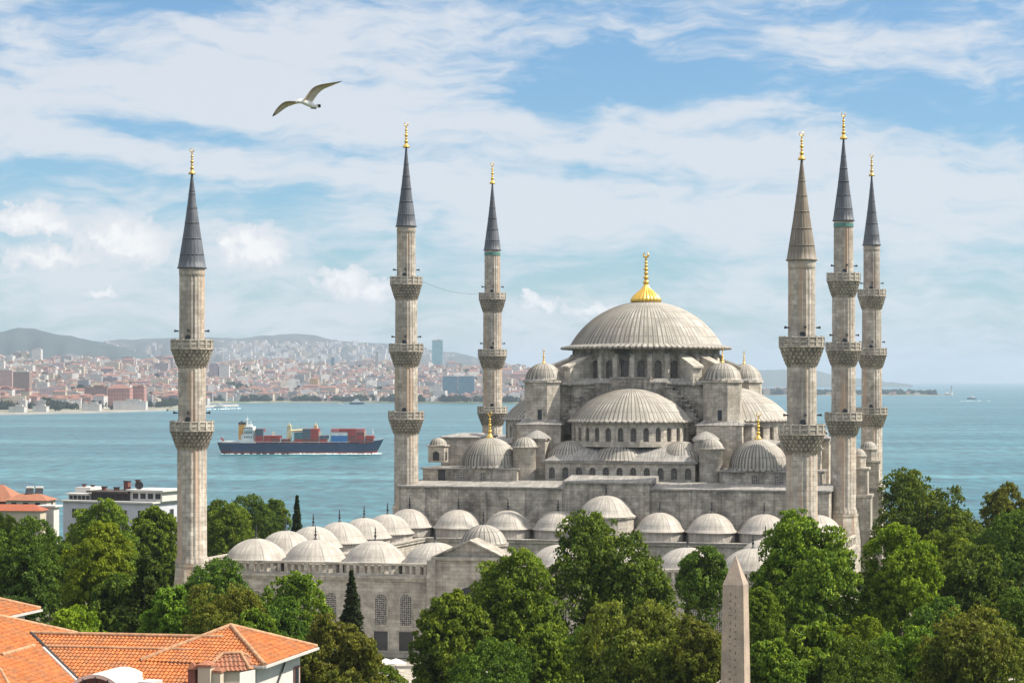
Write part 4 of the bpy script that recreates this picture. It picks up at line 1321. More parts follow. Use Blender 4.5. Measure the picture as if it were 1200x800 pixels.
# ================================================================== trees, one by one
# prototypes are built once as the first tree of their kind; later ones are copies scaled to their own size
PROTO = {}
def proto(kind):
    k = {'dark1': lambda: make_broad('broadleaf_tree', '', L['dark'], 11, 14, 17, 3.0, lsize=0.27),
         'dark2': lambda: make_broad('broadleaf_tree', '', L['dark'], 12, 12, 16, 3.0, nl=44),
         'mid1': lambda: make_broad('broadleaf_tree', '', L['mid'], 21, 13, 16, 2.5),
         'mid2': lambda: make_broad('broadleaf_tree', '', L['mid'], 22, 11, 15, 2.5, lsize=0.33, nl=44, lump=1.05),
         'yel1': lambda: make_broad('broadleaf_tree', '', L['yellow'], 31, 10, 15, 2.5, lsize=0.25, nl=46),
         'oli1': lambda: make_broad('broadleaf_tree', '', L['olive'], 41, 13, 13, 2.0, lsize=0.25, nl=52, lump=0.9),
         'oli2': lambda: make_broad('broadleaf_tree', '', L['olive'], 42, 11, 13, 2.0, nl=48, lump=0.9),
         'airy': lambda: make_broad('broadleaf_tree', '', L['mid'], 51, 10, 14, 2.0, nl=46, sub=20, leaves=20, hole=0.22, lsize=0.32, bark='bark_pale'),
         'conif': lambda: make_conifer('conifer_tree', '', L['conifer'], 61, 6, 13, 1.0),
         'cypr': lambda: make_conifer('cypress_tree', '', L['conifer'], 62, 4, 12, 0.5, 26, cat='cypress'),
         'cedar': lambda: make_conifer('cedar_tree', '', L['cedar'], 63, 13, 14, 2.0, 11, True, cat='cedar', lsize=0.36)}
    return k[kind]()
DIM = {'dark1': (14, 17), 'dark2': (12, 16), 'mid1': (13, 16), 'mid2': (11, 15), 'yel1': (10, 15), 'oli1': (13, 13), 'oli2': (11, 13), 'airy': (10, 14),
       'conif': (6, 13), 'cypr': (4, 12), 'cedar': (13, 14)}
rt_ = random.Random(77)
def tree(kind, px, top, wpx, d, label, squash=1.38, group=None, ry=1.0, base=None):
    p = W(px, top, d); gz = land_z(p.x, d) if base is None else base
    H = p.z-gz; Wd = wpx/FPX*d
    w0, h0 = DIM[kind]
    sx = Wd/(w0*ENV.get(kind, 1.04))
    con = kind in ('conif', 'cypr', 'cedar')
    sc = sx*squash if not con else H/h0
    if kind == 'cedar': sc = min(sc, sx*1.25)
    if kind not in PROTO:
        r = PROTO[kind] = proto(kind)
        r['label'] = label
        if group: r['group'] = group
    else:
        r = copy_tree(PROTO[kind], (0, 0, 0), 0, (1, 1, 1), label)
        if 'group' in r and not group: del r['group']
        if group: r['group'] = group
    r.location = (p.x, d, gz); r.rotation_euler = (0, 0, rt_.uniform(0, 6.28)); r.scale = (1, 1, 1)
    for ch in r.children:
        if ch.name.startswith('crown'):
            ch.scale = (sx, sx*ry, sc); ch.location = (0, 0, H-h0*sc*(1.0 if con else 0.985))
        else:
            k = H/h0
            ch.scale = (sx, sx, k)
    return r
ENV = {}
# left side
tree('dark1', 26, 608, 92, 246, 'dark green broad tree at the left edge above the orange roofs')
tree('yel1', 112, 611, 92, 232, 'tall bright yellow green tree left of the lone minaret')
tree('mid1', 122, 588, 96, 300, 'rounded dark green tree in front of the white apartment block')
tree('mid2', 184, 597, 84, 312, 'green tree filling the gap between apartment block and lone minaret')
tree('dark2', 62, 628, 80, 262, 'dark tree between the left edge tree and the tall yellow green tree')
tree('cedar', 170, 655, 120, 205, 'spreading cedar with level plates of branches below the lone minaret')
tree('dark1', 245, 655, 112, 232, 'dark round tree hiding the foot of the lone minaret')
tree('airy', 345, 664, 96, 236, 'airy light green tree in front of the balustrade, left of the pointed conifer')
tree('oli1', 262, 690, 116, 192, 'olive green tree with browning leaves right behind the roof peak')
tree('conif', 412, 668, 58, 246, 'dark cone shaped conifer before the courtyard wall')
tree('oli2', 398, 729, 128, 188, 'low tree with rusty brown top beside the end of the tiled roof')
tree('yel1', 96, 708, 130, 176, 'low yellow green tree just behind the long tiled roof ridge')
tree('cedar', 30, 655, 110, 196, 'dark layered cedar near the left edge behind the upper tiled roof')
tree('mid2', 205, 690, 90, 198, 'mid green tree between the cedar and the olive green tree')
tree('mid1', 2, 603, 60, 285, 'green tree cut by the left edge below the red roofed houses')
tree('dark2', 330, 700, 80, 205, 'dark green tree behind the roof peak, under the airy tree')
tree('dark2', 140, 672, 90, 212, 'dark tree tucked between the tall yellow green tree and the cedar')
tree('mid2', 300, 716, 80, 180, 'green tree just behind the peak of the tiled roof')
# behind the courtyard on the left
tree('mid1', 272, 592, 74, 360, 'bright green tree beside the first courtyard domes, right of the lone minaret')
tree('dark1', 300, 580, 74, 410, 'dark tree left of the narrow cypress behind the courtyard')
tree('dark2', 258, 586, 56, 400, 'small dark tree just right of the lone minaret shaft')
tree('cypr', 348, 580, 30, 372, 'narrow dark cypress rising behind the courtyard domes')
tree('mid2', 322, 586, 40, 420, 'small green tree touching the narrow cypress')
# centre
tree('mid1', 607, 647, 130, 216, 'large light green tree in front of the courtyard gate')
tree('mid2', 527, 696, 100, 208, 'smaller light green tree left of the large one by the gate')
tree('dark1', 712, 603, 160, 222, 'largest dark tree standing before the middle of the courtyard')
tree('oli1', 742, 712, 160, 184, 'olive and brown tree below the largest dark tree')
tree('dark2', 826, 640, 74, 240, 'dark tree just left of the obelisk')
tree('oli2', 818, 728, 86, 178, 'thin olive tree at the foot of the obelisk, on its left')
tree('mid2', 640, 740, 90, 196, 'green tree low between the light green tree and the olive one')
tree('dark2', 690, 735, 90, 205, 'dark green tree low between the largest dark tree and the olive one')
tree('dark1', 572, 752, 110, 190, 'dark low tree at the bottom edge under the large light green one')
tree('mid2', 790, 748, 80, 200, 'small green tree low between the olive tree and the obelisk')
# right
tree('mid1', 942, 606, 148, 216, 'large green tree right of the obelisk hiding the minaret foot')
tree('mid2', 893, 690, 56, 172, 'bright green narrow tree touching the right side of the obelisk')
tree('mid2', 958, 736, 150, 174, 'low spreading green tree at the bottom right of the obelisk')
tree('conif', 962, 777, 44, 150, 'small pale conifer tip at the bottom edge')
tree('yel1', 1054, 613, 100, 216, 'tall yellow green tree on the right between two darker ones')
tree('dark1', 1085, 553, 142, 286, 'big dark round tree against the sea on the right')
tree('dark2', 1142, 640, 116, 222, 'very dark round tree on the right, under the big one against the sea')
tree('mid1', 1108, 622, 90, 250, 'green tree behind the very dark round tree')
tree('oli2', 1178, 570, 66, 296, 'small olive yellow tree against the sea near the right edge')
tree('dark1', 1186, 598, 100, 262, 'dark green tree at the right edge below the olive yellow one')
tree('oli1', 1142, 722, 150, 178, 'wide olive brown tree in the lower right corner')
tree('mid1', 1058, 742, 140, 182, 'mid green tree low on the right beside the wide olive one')
tree('dark2', 1198, 690, 90, 200, 'dark tree cut by the right edge above the lower corner')
tree('dark2', 1030, 690, 90, 236, 'shadowed tree behind the tall yellow green one')
tree('yel1', 1010, 720, 60, 196, 'slender yellow green tree at the lower right of the large green one')

tree('dark1', 1000, 752, 110, 168, 'dark tree at the bottom edge beside the pale conifer tip')
tree('mid2', 905, 752, 90, 164, 'green tree at the bottom edge right beside the obelisk')
tree('dark2', 1100, 700, 90, 205, 'dark tree behind the wide olive brown tree in the right corner')
# ---- shrubs at the foot of the courtyard wall
def shrub(px, top, wpx, d, label):
    rs = np.random.RandomState(int(px))
    p = W(px, top, d); H = p.z; Wd = wpx/FPX*d
    root = thing('shrub', label, 'shrub', (p.x, d, 0))
    C, Nn, zc, hb, a = broad_points(rs, Wd, H, 0.05, 26, 26, 8)
    leaf_cloud('foliage', C, Nn, np.full(len(C), 0.22), rs, L['mid'], root)
    m = MB()
    for k in range(5):
        aa = k*1.3; m.path([(0, 0, -.1), (.25*a*math.cos(aa), .25*a*math.sin(aa), H*.35), (.45*a*math.cos(aa), .45*a*math.sin(aa), H*.7)], [.07, .05, .02], 5)
    m.build('stem', M['bark'], root)
shrub(448, 779, 60, 232, 'low green shrub under the rusty brown tree by the courtyard wall')
shrub(504, 789, 46, 226, 'small shrub below the smaller light green tree')

# ---- woods on the far shore and the point, beyond counting
def wood(name, pts, mat, rs, size):
    """Far-off tree masses: clumps of leaf sprays on every point (x, y, z, radius)."""
    C = []; Nn = []; S = []
    for (x, y, z, r) in pts:
        n = 46
        d = rs.normal(0, 1, (n, 3)); d[:, 2] = np.abs(d[:, 2]); d /= np.linalg.norm(d, axis=1)[:, None]
        C.append(np.array([x, y, z])+d*r*np.array([1, 1, 1.15])*rs.uniform(.75, 1.05, (n, 1))); Nn.append(d); S.append(np.full(n, r*0.75))
    return leaf_cloud(name, np.concatenate(C), np.concatenate(Nn), np.concatenate(S), rs, mat, None)
rs = np.random.RandomState(9)
pts = []
for i in range(1500):
    px = rs.uniform(-20, 640); s = abs(rs.normal(0, 1))*500+ (350 if px < 215 else 40)
    if rs.uniform() < 0.35: s = rs.uniform(100, 3000)
    d = interp(px, SHORE)+s
    if 0.5+0.5*math.sin(px*.08+d*.004)+rs.uniform(-.3, .3) < 0.35: continue
    pts.append(((px-600)/FPX*d, d, city_z(px, d)+2, rs.uniform(5, 10)))
for i in range(330):
    px = rs.uniform(-10, 640); d = interp(px, SHORE)+rs.uniform(20, 130)+(330 if px < 215 else 0)
    if 0.5+0.5*math.sin(px*.11)+rs.uniform(-.3, .3) < 0.3: continue
    pts.append(((px-600)/FPX*d, d, city_z(px, d)+2, rs.uniform(7, 12)))
o = wood('far_wood', pts, L['shore'], rs, 6)
tag(o, 'trees and gardens scattered through the city on the far shore', 'wood', None, 'stuff')
pts = []
for i in range(420):
    px = rs.uniform(850, 1095); d = PT+rs.uniform(60, 330)
    hgt = 6+4*math.sin(px*.07)**2
    if 880 < px and px > 1060 and rs.uniform() < .5: continue
    pts.append(((px-600)/FPX*d, d, SEA+3.5, rs.uniform(10, 19) if px < 960 else rs.uniform(7, 15)))
o = wood('headland_wood', pts, L['shore'], rs, 6)
tag(o, 'dark row of trees along the low point on the right horizon', 'wood', None, 'stuff')

# ================================================================== the city on the far shore
def facade(name, wall, win, bw=3.2, rh=3.3, mort=0.85, rough=0.8):
    m, nt, b = newmat(name)
    tc = nt.nodes.new('ShaderNodeTexCoord')
    br = nd(nt, 'ShaderNodeTexBrick', {'offset': 0.0, 'squash': 1.0}, Vector=tc.outputs['UV'], Color1=(*win, 1), Color2=(*[v*1.5 for v in win], 1), Mortar=(*wall, 1), Scale=1.0,
            Mortar_Size=mort, Mortar_Smooth=0.0, Bias=0.0, Brick_Width=bw, Row_Height=rh)
    n = nd(nt, 'ShaderNodeTexNoise', None, Vector=tc.outputs['Object'], Scale=0.15, Detail=4.0)
    nt.links.new(mixc(nt, 1.0, br.outputs[0], ramp(nt, n.outputs[0], [(0.3, .85), (.7, 1.1)]), 'MULTIPLY'), b.inputs['Base Color'])
    b.inputs['Roughness'].default_value = rough
    return m
HW = [facade('white_plaster_facade', (0.62, 0.59, 0.56), (0.17, 0.16, 0.18)), facade('cream_plaster_facade', (0.55, 0.47, 0.36), (0.15, 0.14, 0.14)),
      facade('pink_plaster_facade', (0.46, 0.30, 0.26), (0.14, 0.12, 0.13)), facade('grey_plaster_facade', (0.34, 0.33, 0.33), (0.12, 0.12, 0.14)),
      facade('mauve_plaster_facade', (0.33, 0.26, 0.28), (0.11, 0.10, 0.12))]
M['tile_far'] = plain('far_red_roof', (0.27, 0.135, 0.105), 0.85, 0, 0.25, 0.1)
M['tile_far_brown'] = plain('far_brown_roof', (0.24, 0.13, 0.09), 0.85, 0, 0.25, 0.1)
M['flat_roof'] = plain('far_flat_roof', (0.42, 0.40, 0.37), 0.9, 0, 0.2, 0.1)
CITY_M = HW+[M['tile_far'], M['tile_far_brown'], M['flat_roof']]

def house_into(mb, x, y, z, w, dpt, h, rot, wall, roof):
    ca, sa = math.cos(rot), math.sin(rot)
    P = lambda a, b: (x+a*ca-b*sa, y+a*sa+b*ca)
    q = [P(-w/2, -dpt/2), P(w/2, -dpt/2), P(w/2, dpt/2), P(-w/2, dpt/2)]
    mb.prism(q, z-6, z+h, wall, top=False, bottom=False)
    if roof in (5, 6):
        o = .6; rh = min(w, dpt)*0.24; rl = max(0, (w-dpt)/2) if w > dpt else 0
        e = [P(-w/2-o, -dpt/2-o), P(w/2+o, -dpt/2-o), P(w/2+o, dpt/2+o), P(-w/2-o, dpt/2+o)]
        r0, r1 = P(-rl-.1, 0), P(rl+.1, 0)
        E3 = [(*p, z+h) for p in e]; A0 = (*r0, z+h+rh); A1 = (*r1, z+h+rh)
        mb.face([E3[0], E3[1], A1, A0], roof); mb.face([E3[1], E3[2], A1], roof)
        mb.face([E3[2], E3[3], A0, A1], roof); mb.face([E3[3], E3[0], A0], roof)
    else:
        mb.face([(*p, z+h) for p in q], 7)
        s = [P(-w/6, -dpt/6), P(w/8, -dpt/6), P(w/8, dpt/6), P(-w/6, dpt/6)]
        mb.prism(s, z+h+.01, z+h+2.4, wall, topmat=7, bottom=False)

rc = random.Random(2024)
lots = []
tries = 0
while len(lots) < 5200 and tries < 60000:
    tries += 1
    px = rc.uniform(-14, 690)
    if 628 < px and rc.random() < 0.8: continue
    s = 4300*(rc.random()**1.25)+(360 if px < 215 else 70)
    d = interp(px, SHORE)+s
    park = math.sin(px*.08+d*.004)
    if s < 1000 and park > 0.55 and rc.random() < .75: continue
    lots.append((px, d))
lots.sort(key=lambda t: t[1])
def pick():
    r = rc.random()
    wall = 0 if r < .38 else 1 if r < .62 else 2 if r < .78 else 3 if r < .92 else 4
    roof = 5 if rc.random() < .42 else (6 if rc.random() < .4 else 7)
    return wall, roof
# the nearest 300 as houses of their own, copied from a few built ones
KINDS = {}
def house_kind(wall, roof, shape):
    key = (wall, roof, shape)
    if key in KINDS: return KINDS[key]
    w, dp, h = [(12, 11, 10), (17, 12, 14), (22, 13, 18)][shape]
    m = MB(); house_into(m, 0, 0, 0, w, dp, h, 0, wall, roof)
    me_o = m.build('shore_house', CITY_M)
    KINDS[key] = me_o
    return me_o
LBL = {(0, 1): ('white red-roofed house in the crowded far shore city', 'white red-roofed houses of the far shore'),
       (0, 0): ('white flat-roofed block in the crowded far shore city', 'white flat-roofed blocks of the far shore'),
       (1, 1): ('cream red-roofed house in the crowded far shore city', 'cream red-roofed houses of the far shore'),
       (1, 0): ('cream flat-roofed block in the crowded far shore city', 'cream flat-roofed blocks of the far shore'),
       (2, 1): ('pinkish red-roofed house in the crowded far shore city', 'pinkish red-roofed houses of the far shore'),
       (2, 0): ('pinkish flat-roofed block in the crowded far shore city', 'pinkish flat-roofed blocks of the far shore'),
       (3, 1): ('grey red-roofed house in the crowded far shore city', 'grey red-roofed houses of the far shore'),
       (3, 0): ('grey flat-roofed block in the crowded far shore city', 'grey flat-roofed blocks of the far shore'),
       (4, 1): ('mauve red-roofed house in the crowded far shore city', 'mauve red-roofed houses of the far shore'),
       (4, 0): ('mauve flat-roofed block in the crowded far shore city', 'mauve flat-roofed blocks of the far shore')}
near = [l for l in lots if l[0] < 452 or 486 < l[0] < 562 or 592 < l[0] < 612]
near_l = near[:170]+[l for l in near[170:] if l[0] > 240][:125]
near_set = set(near_l)
used = set()
for (px, d) in near_l:
    wall, roof = pick(); shape = rc.choice((0, 0, 1, 1, 2))
    src = house_kind(wall, roof, shape)
    if src.name in used:
        o = src.copy(); COL.objects.link(o)
    else:
        o = src; used.add(src.name)
    o.location = ((px-600)/FPX*d, d, city_z(px, d)); o.rotation_euler = (0, 0, rc.uniform(-.6, .6))
    o.scale = (rc.uniform(.8, 1.2), rc.uniform(.8, 1.2), rc.uniform(.75, 1.25))
    lb, gr = LBL[(wall, 1 if roof in (5, 6) else 0)]
    tag(o, lb, 'house', gr)
mb = MB()
for (px, d) in lots:
    if (px, d) in near_set: continue
    wall, roof = pick()
    house_into(mb, (px-600)/FPX*d, d, city_z(px, d), rc.uniform(9, 19), rc.uniform(9, 14), rc.uniform(6, 17)*(1.5 if rc.random() < .1 else 1), rc.uniform(-.7, .7), wall, roof)
for i in range(260):                    # larger slabs standing among the houses
    px = rc.uniform(-10, 620); s_ = 4000*(rc.random()**1.1)+(380 if px < 215 else 90); d = interp(px, SHORE)+s_
    house_into(mb, (px-600)/FPX*d, d, city_z(px, d), rc.uniform(22, 46), rc.uniform(12, 18), rc.uniform(15, 30), rc.uniform(-.4, .4), rc.choice((0, 0, 1, 2, 3, 4)), rc.choice((7, 7, 5)))
for i in range(130):                    # blocks lined up along the waterfront
    px = rc.uniform(-10, 620); d = interp(px, SHORE)+rc.uniform(60, 480)+(330 if px < 215 else 0)
    house_into(mb, (px-600)/FPX*d, d, city_z(px, d), rc.uniform(20, 40), rc.uniform(12, 16), rc.uniform(10, 19), rc.uniform(-.25, .25), rc.choice((0, 0, 1, 2, 4)), rc.choice((7, 5, 6)))
for i in range(420):                    # houses climbing the hill behind
    px = rc.gauss(360, 70) if i % 3 else rc.uniform(90, 600)
    py = rc.uniform(404, 428); d = 15000-4200*(py-interp(px, H2))/max(8, (443-interp(px, H2)))
    if py < interp(px, H2)+4: continue
    p = W(px, py, d*0.985)
    house_into(mb, p.x, p.y, p.z-30, rc.uniform(20, 45), 20, 40+rc.uniform(8, 25), rc.uniform(-.4, .4), rc.choice((0, 0, 1, 3)), 7)
for i in range(70):                     # roofs among the trees of the point
    px = rc.uniform(862, 1075); d = PT+rc.uniform(40, 200)
    if px > 960 and rc.random() < .6: continue
    house_into(mb, (px-600)/FPX*d, d, SEA+3.0, rc.uniform(10, 26), 10, rc.uniform(4, 9) if px > 930 else rc.uniform(9, 26), 0, rc.choice((0, 1, 2)), rc.choice((5, 7)))
tag(mb.build('far_city', CITY_M), 'dense mass of small houses climbing the far shore', 'city', None, 'stuff')

# ---- buildings one can tell apart over there
def landmark(name, label, px0, px1, ytop, d, dep, mat, roof='flat_roof', rot=0.0, cat='building', group=None, crown=None, base=None):
    pc = (px0+px1)/2; w = (px1-px0)/FPX*d; p = W(pc, ytop, d)
    gz = city_z(pc, d) if base is None else base
    root = thing(name, label, cat, (p.x, d, gz), rot, group)
    h = p.z-gz
    m = MB(); m.prism(sq(0, 0, w/2, dep/2), -8, h, 0, bottom=False, top=False); m.build('wall', mat, root)
    m = MB()
    if roof == 'hip':
        m.frustum(sq(0, 0, w/2+.8, dep/2+.8), h, sq(0, 0, max(.5, w/2-dep*.4), .5), h+dep*0.22)
        m.build('roof', M['tile_far'], root)
    else:
        m.prism(sq(0, 0, w/2+.3, dep/2+.3), h+.01, h+1.2); m.prism(sq(w*.1, 0, w*.22, dep*.25), h+1.21, h+4.5)
        m.build('roof', M[roof], root)
    return root
M['blue_glass'] = facade('blue_glass_facade', (0.13, 0.22, 0.28), (0.05, 0.13, 0.19), 4, 4, 0.5, 0.3)
M['teal_glass'] = facade('teal_glass_facade', (0.20, 0.36, 0.40), (0.11, 0.27, 0.32), 3, 4, 0.6, 0.3)
M['brick_far'] = facade('rose_stone_facade', (0.40, 0.20, 0.16), (0.16, 0.08, 0.08), 5, 7, 1.6)
M['brown_far'] = facade('brown_facade', (0.26, 0.18, 0.15), (0.10, 0.08, 0.08), 3.2, 3.3, 1.0)
landmark('glass_tower', 'tall pale teal glass tower standing alone against the hazy hill', 506.5, 519, 399, 7600, 36, M['teal_glass'])
landmark('office_block', 'wide blue glass office block by the water, between two minarets', 519, 536, 441, 5350, 40, M['blue_glass'])
landmark('office_block', 'wide blue glass office block by the water, its right half', 537, 556, 441, 5350, 40, M['blue_glass'])
landmark('tower_block', 'left one of two dark blocks above the blue glass offices', 526, 533, 425, 7300, 22, HW[3])
landmark('tower_block', 'right one of two dark blocks above the blue glass offices', 535, 542, 426, 7300, 22, HW[3])
landmark('tower_block', 'slim blue tower rising over the middle of the far city', 388, 392, 419, 7400, 14, M['blue_glass'])
landmark('tower_block', 'slim grey tower over the far city, left of the ship-side minaret', 440, 443.5, 412, 7600, 14, HW[3])
landmark('tower_block', 'leftmost of three tall pale residential towers at the upper left', 17, 24, 413, 6600, 24, HW[4])
landmark('tower_block', 'middle one of three tall pale residential towers at the upper left', 25.5, 33, 412.5, 6600, 24, HW[1])
landmark('tower_block', 'rightmost and tallest of three pale residential towers at the upper left', 38, 49, 409.5, 6600, 26, HW[0])
landmark('apartment_building', 'brownish stepped apartment building on the far shore at the left edge', 17, 36, 436, 4300, 26, M['brown_far'])
landmark('apartment_building', 'broad pinkish apartment building cut by the left edge of the far shore', -8, 16, 434, 4450, 30, HW[2])
landmark('apartment_building', 'cream waterfront building low at the left edge of the far shore', -6, 16, 456, 3900, 24, HW[0], 'tile_far')
landmark('apartment_building', 'small orange cream waterfront building right of the cream one', 26, 36, 458, 3880, 20, HW[1], 'tile_far')
landmark('apartment_building', 'narrow white block at the far left edge above the others', 0, 5.5, 423, 5200, 18, HW[0])
landmark('station', 'long rose stone station building with two wings at the harbour', 128, 154, 455, 4020, 36, M['brick_far'], 'hip')
landmark('station_wing', 'rose stone wing right of the harbour station', 156, 170.5, 454, 4060, 30, M['brick_far'], 'tile_far')
landmark('warehouse', 'brown warehouse left of the rose harbour station', 101, 127, 454, 4080, 30, M['brown_far'], 'tile_far_brown')
landmark('tower_block', 'tall mauve block right of the lone minaret, left of its pale twin', 246, 256, 426, 6300, 26, HW[4])
landmark('tower_block', 'paler block beside the tall mauve one right of the lone minaret', 257.5, 269, 428, 6300, 26, HW[0])
landmark('tower_block', 'mauve block half hidden by the left side of the lone minaret', 201, 208, 430, 6300, 24, HW[4])
landmark('mansion', 'yellow mansion among grey roofs in the middle of the far shore', 364, 373, 443.5, 5900, 22, facade('yellow_facade', (0.62, 0.38, 0.14), (0.22, 0.14, 0.08)), 'hip')
landmark('apartment_building', 'white block with balconies left of the blue glass offices', 503, 518, 452, 5300, 24, HW[0])
landmark('villa', 'white waterfront villa with red roof right of the lone minaret', 254, 266, 459, 5200, 18, HW[0], 'hip')
# ---- quay and breakwater
M['concrete'] = plain('harbour_concrete', (0.36, 0.34, 0.32), 0.9, 0, 0.2, 0.02)
m = MB()
Q = [W(px, 445, interp(px, SHORE)-14) for px in range(-60, 216, 15)]
for a, b in zip(Q[:-1], Q[1:]):
    m.prism([(a.x, a.y), (b.x, b.y), (b.x, b.y+60), (a.x, a.y+60)], SEA-0.5, -17.0)
tag(m.build('quay', M['concrete']), None, None, None, 'structure')
m = MB()
a, b = W(205, 445, 4130), W(281, 445, 4560)
dv = (b-a).normalized(); nv = Vector((-dv.y, dv.x, 0))
m.frustum([(a.x, a.y), (b.x, b.y), (b.x+nv.x*16, b.y+nv.y*16), (a.x+nv.x*16, a.y+nv.y*16)], SEA-.5, [(a.x+nv.x*5, a.y+nv.y*5), (b.x+nv.x*5, b.y+nv.y*5), (b.x+nv.x*11, b.y+nv.y*11), (a.x+nv.x*11, a.y+nv.y*11)], SEA+4.2)
tag(m.build('breakwater', M['concrete']), 'long low grey breakwater right behind the lone minaret', 'breakwater')
# harbour sheds
for k, (p0, p1, yt, lab) in enumerate(((12, 30, 477, 'low pale harbour shed at the left end of the quay'), (40, 56, 476.5, 'low pale harbour shed left of the cargo row on the quay'), (98, 118, 474, 'low shed on the quay below the brown warehouse'), (134, 172, 470.5, 'long pale shed below the rose station'))):
    pc = (p0+p1)/2; d = interp(pc, SHORE)+70
    landmark('harbour_shed', lab, p0, p1, yt, d, 22, HW[0], 'flat_roof', 0, 'shed', None, None, -17.2)
# ---- lighthouse on the point
root = thing('lighthouse', 'small pale lighthouse at the tip of the low wooded point', 'lighthouse', (*W(1115, 445, PT+20)[:2], SEA+1))
m = MB(); m.lathe((0, 0, 0), [(4.2, -1), (3.6, 8), (2.8, 26), (3.6, 26.2), (3.6, 27.2), (2.6, 27.4)], 14)
m.build('tower', plain('lighthouse_white', (0.7, 0.68, 0.64), .7), root)
m = MB(); m.lathe((0, 0, 0), [(2.0, 27.3), (2.0, 30.5), (2.5, 30.6), (0.2, 34)], 12)
m.build('lantern', M['iron'], root)
m = MB(); m.prism(sq(-14, 8, 8, 5), -1, 6, top=False); m.frustum(sq(-14, 8, 8.6, 5.6), 6, sq(-14, 8, 3, .3), 9)
m.build('keepers_house', HW[0], root)
# three tall masts on the left hill
for px, yt, lab in ((261, 402, 'left thin mast on the hill right of the lone minaret'), (276, 404, 'second thin mast on the hill right of the lone minaret'), (294, 403, 'third thin mast on the hill right of the lone minaret')):
    p = W(px, yt, 9800); m = MB(); gz = 20
    m.tube((0, 0, 0), (0, 0, p.z-gz), 3.4, 1.6, 6)
    m.tube((0, 0, (p.z-gz)*.62), (0, 0, (p.z-gz)*.66), 5, 5, 6)
    o = m.build('radio_mast', M['flat_roof']); o.location = (p.x, p.y, gz); tag(o, lab, 'mast')

# ================================================================== the cargo ship
SD = 1628.0; K = SD/FPX
sx0 = (352-600)/FPX*SD
ship = thing('cargo_ship', 'dark blue container ship steaming to the right across the strait', 'ship', (sx0, SD, SEA))
M['hull_blue'] = plain('hull_blue_paint', (0.009, 0.034, 0.080), 0.6, 0, 0.25, 0.2)
M['hull_red'] = plain('hull_red_paint', (0.22, 0.035, 0.028), 0.6, 0, 0.3, 0.2)
M['ship_white'] = plain('ship_white_paint', (0.70, 0.69, 0.66), 0.5, 0, 0.12, 0.3)
M['ship_yellow'] = plain('ship_yellow_paint', (0.66, 0.33, 0.06), 0.5, 0, 0.15, 0.3)
M['deck_green'] = plain('deck_paint', (0.11, 0.13, 0.12), 0.8, 0, 0.3, 0.2)
M['derrick'] = plain('derrick_paint', (0.66, 0.58, 0.34), 0.55, 0, 0.15, 0.3)
sx = lambda px: (px-352)*K
sz = lambda py: (531-py)*K
st = [(-62.8, .55, 8.6, 5.6), (-60, .8, 8.4, 4.0), (-52, .96, 8.2, 1.0), (-30, 1, 8.0, 0), (0, 1, 7.8, 0), (30, 1, 7.9, 0), (42, .90, 8.1, 0), (50, .68, 8.8, 0), (56, .44, 9.5, 0), (60.5, .22, 10.2, 1.5), (63.6, .03, 10.8, 5.5)]
rows = []
Bm = 9.6
def sect(x, b, dk, cut):
    wl = b**1.5 if x > 0 else b
    pts = [(-2.2+cut*.55, wl*.9), (1.5+cut*.2, wl), (1.7+cut*.2, wl), (dk-1.0, b), (dk, b)]
    rake = max(0.0, (x-48)/15.6)*5.5 if x > 0 else -max(0.0, (-x-54)/8.8)*3.2
    side = [(x-rake*(1-max(z, 0)/dk), -y*Bm, z) for z, y in pts]
    other = [(p[0], -p[1], p[2]) for p in reversed(side)]
    return side+other
secs = [sect(*s) for s in st]
m = MB()
for a, b in zip(secs[:-1], secs[1:]):
    for j in range(9):
        mat = 1 if j in (0, 8) else 2 if j == 4 else 0
        m.face([a[j], b[j], b[j+1], a[j+1]], mat)
m.face(list(reversed(secs[0])), 0); m.face(secs[-1], 0)
m.build('hull', [M['hull_blue'], M['hull_red'], M['deck_green']], ship)
m = MB()                                       # bulwark rails
for a, b in zip(st[:-1], st[1:]):
    for sgn in (-1, 1):
        m.tube((a[0], sgn*a[1]*Bm*.98, a[2]+1.1), (b[0], sgn*b[1]*Bm*.98, b[2]+1.1), .12, None, 4)
        for t in (0, .5): 
            xx = a[0]+(b[0]-a[0])*t; yy = sgn*(a[1]+(b[1]-a[1])*t)*Bm*.98; zz = a[2]+(b[2]-a[2])*t
            m.tube((xx, yy, zz-.1), (xx, yy, zz+1.1), .09, None, 4)
m.build('railing', M['ship_white'], ship)
dk = 8.0
# superstructure at the stern
m = MB()
m.prism(sq((sx(279)+sx(299))/2, 0, 6.6, 8.2), dk, sz(514.5)); m.prism(sq(sx(291), 0, 4.6, 7.6), sz(514.5), sz(509)); m.prism(sq(sx(292.5), 0, 4.0, 7.0), sz(509), sz(503.5))
m.prism(sq(sx(293), 0, 3.4, 9.2), sz(503.5), sz(499.5)); m.prism(sq(sx(292), 0, 2.2, 3), sz(499.5), sz(497))
m.prism(sq(sx(270), 0, 5.5, 7.4), dk, sz(516.6))
sup = m.build('superstructure', M['ship_white'], ship)
for k in range(3):
    mm = MB(); z = sz(512.5)+k*3.4; hw = 3.8-k*.1
    for i in range(5): mm.face([(sx(292)-3+i*1.3, -(7.63 if k < 1 else 7.03 if k < 2 else 9.23), z), (sx(292)-2.2+i*1.3, -(7.63 if k < 1 else 7.03 if k < 2 else 9.23), z), (sx(292)-2.2+i*1.3, -(7.63 if k < 1 else 7.03 if k < 2 else 9.23), z+1.1), (sx(292)-3+i*1.3, -(7.63 if k < 1 else 7.03 if k < 2 else 9.23), z+1.1)])
    mm.build('window', M['glass'], sup)
m = MB()
m.prism(sq(sx(284), 0, 2.6, 2.6), dk+.01, sz(497.2)); fn = m.build('funnel', M['ship_yellow'], ship)
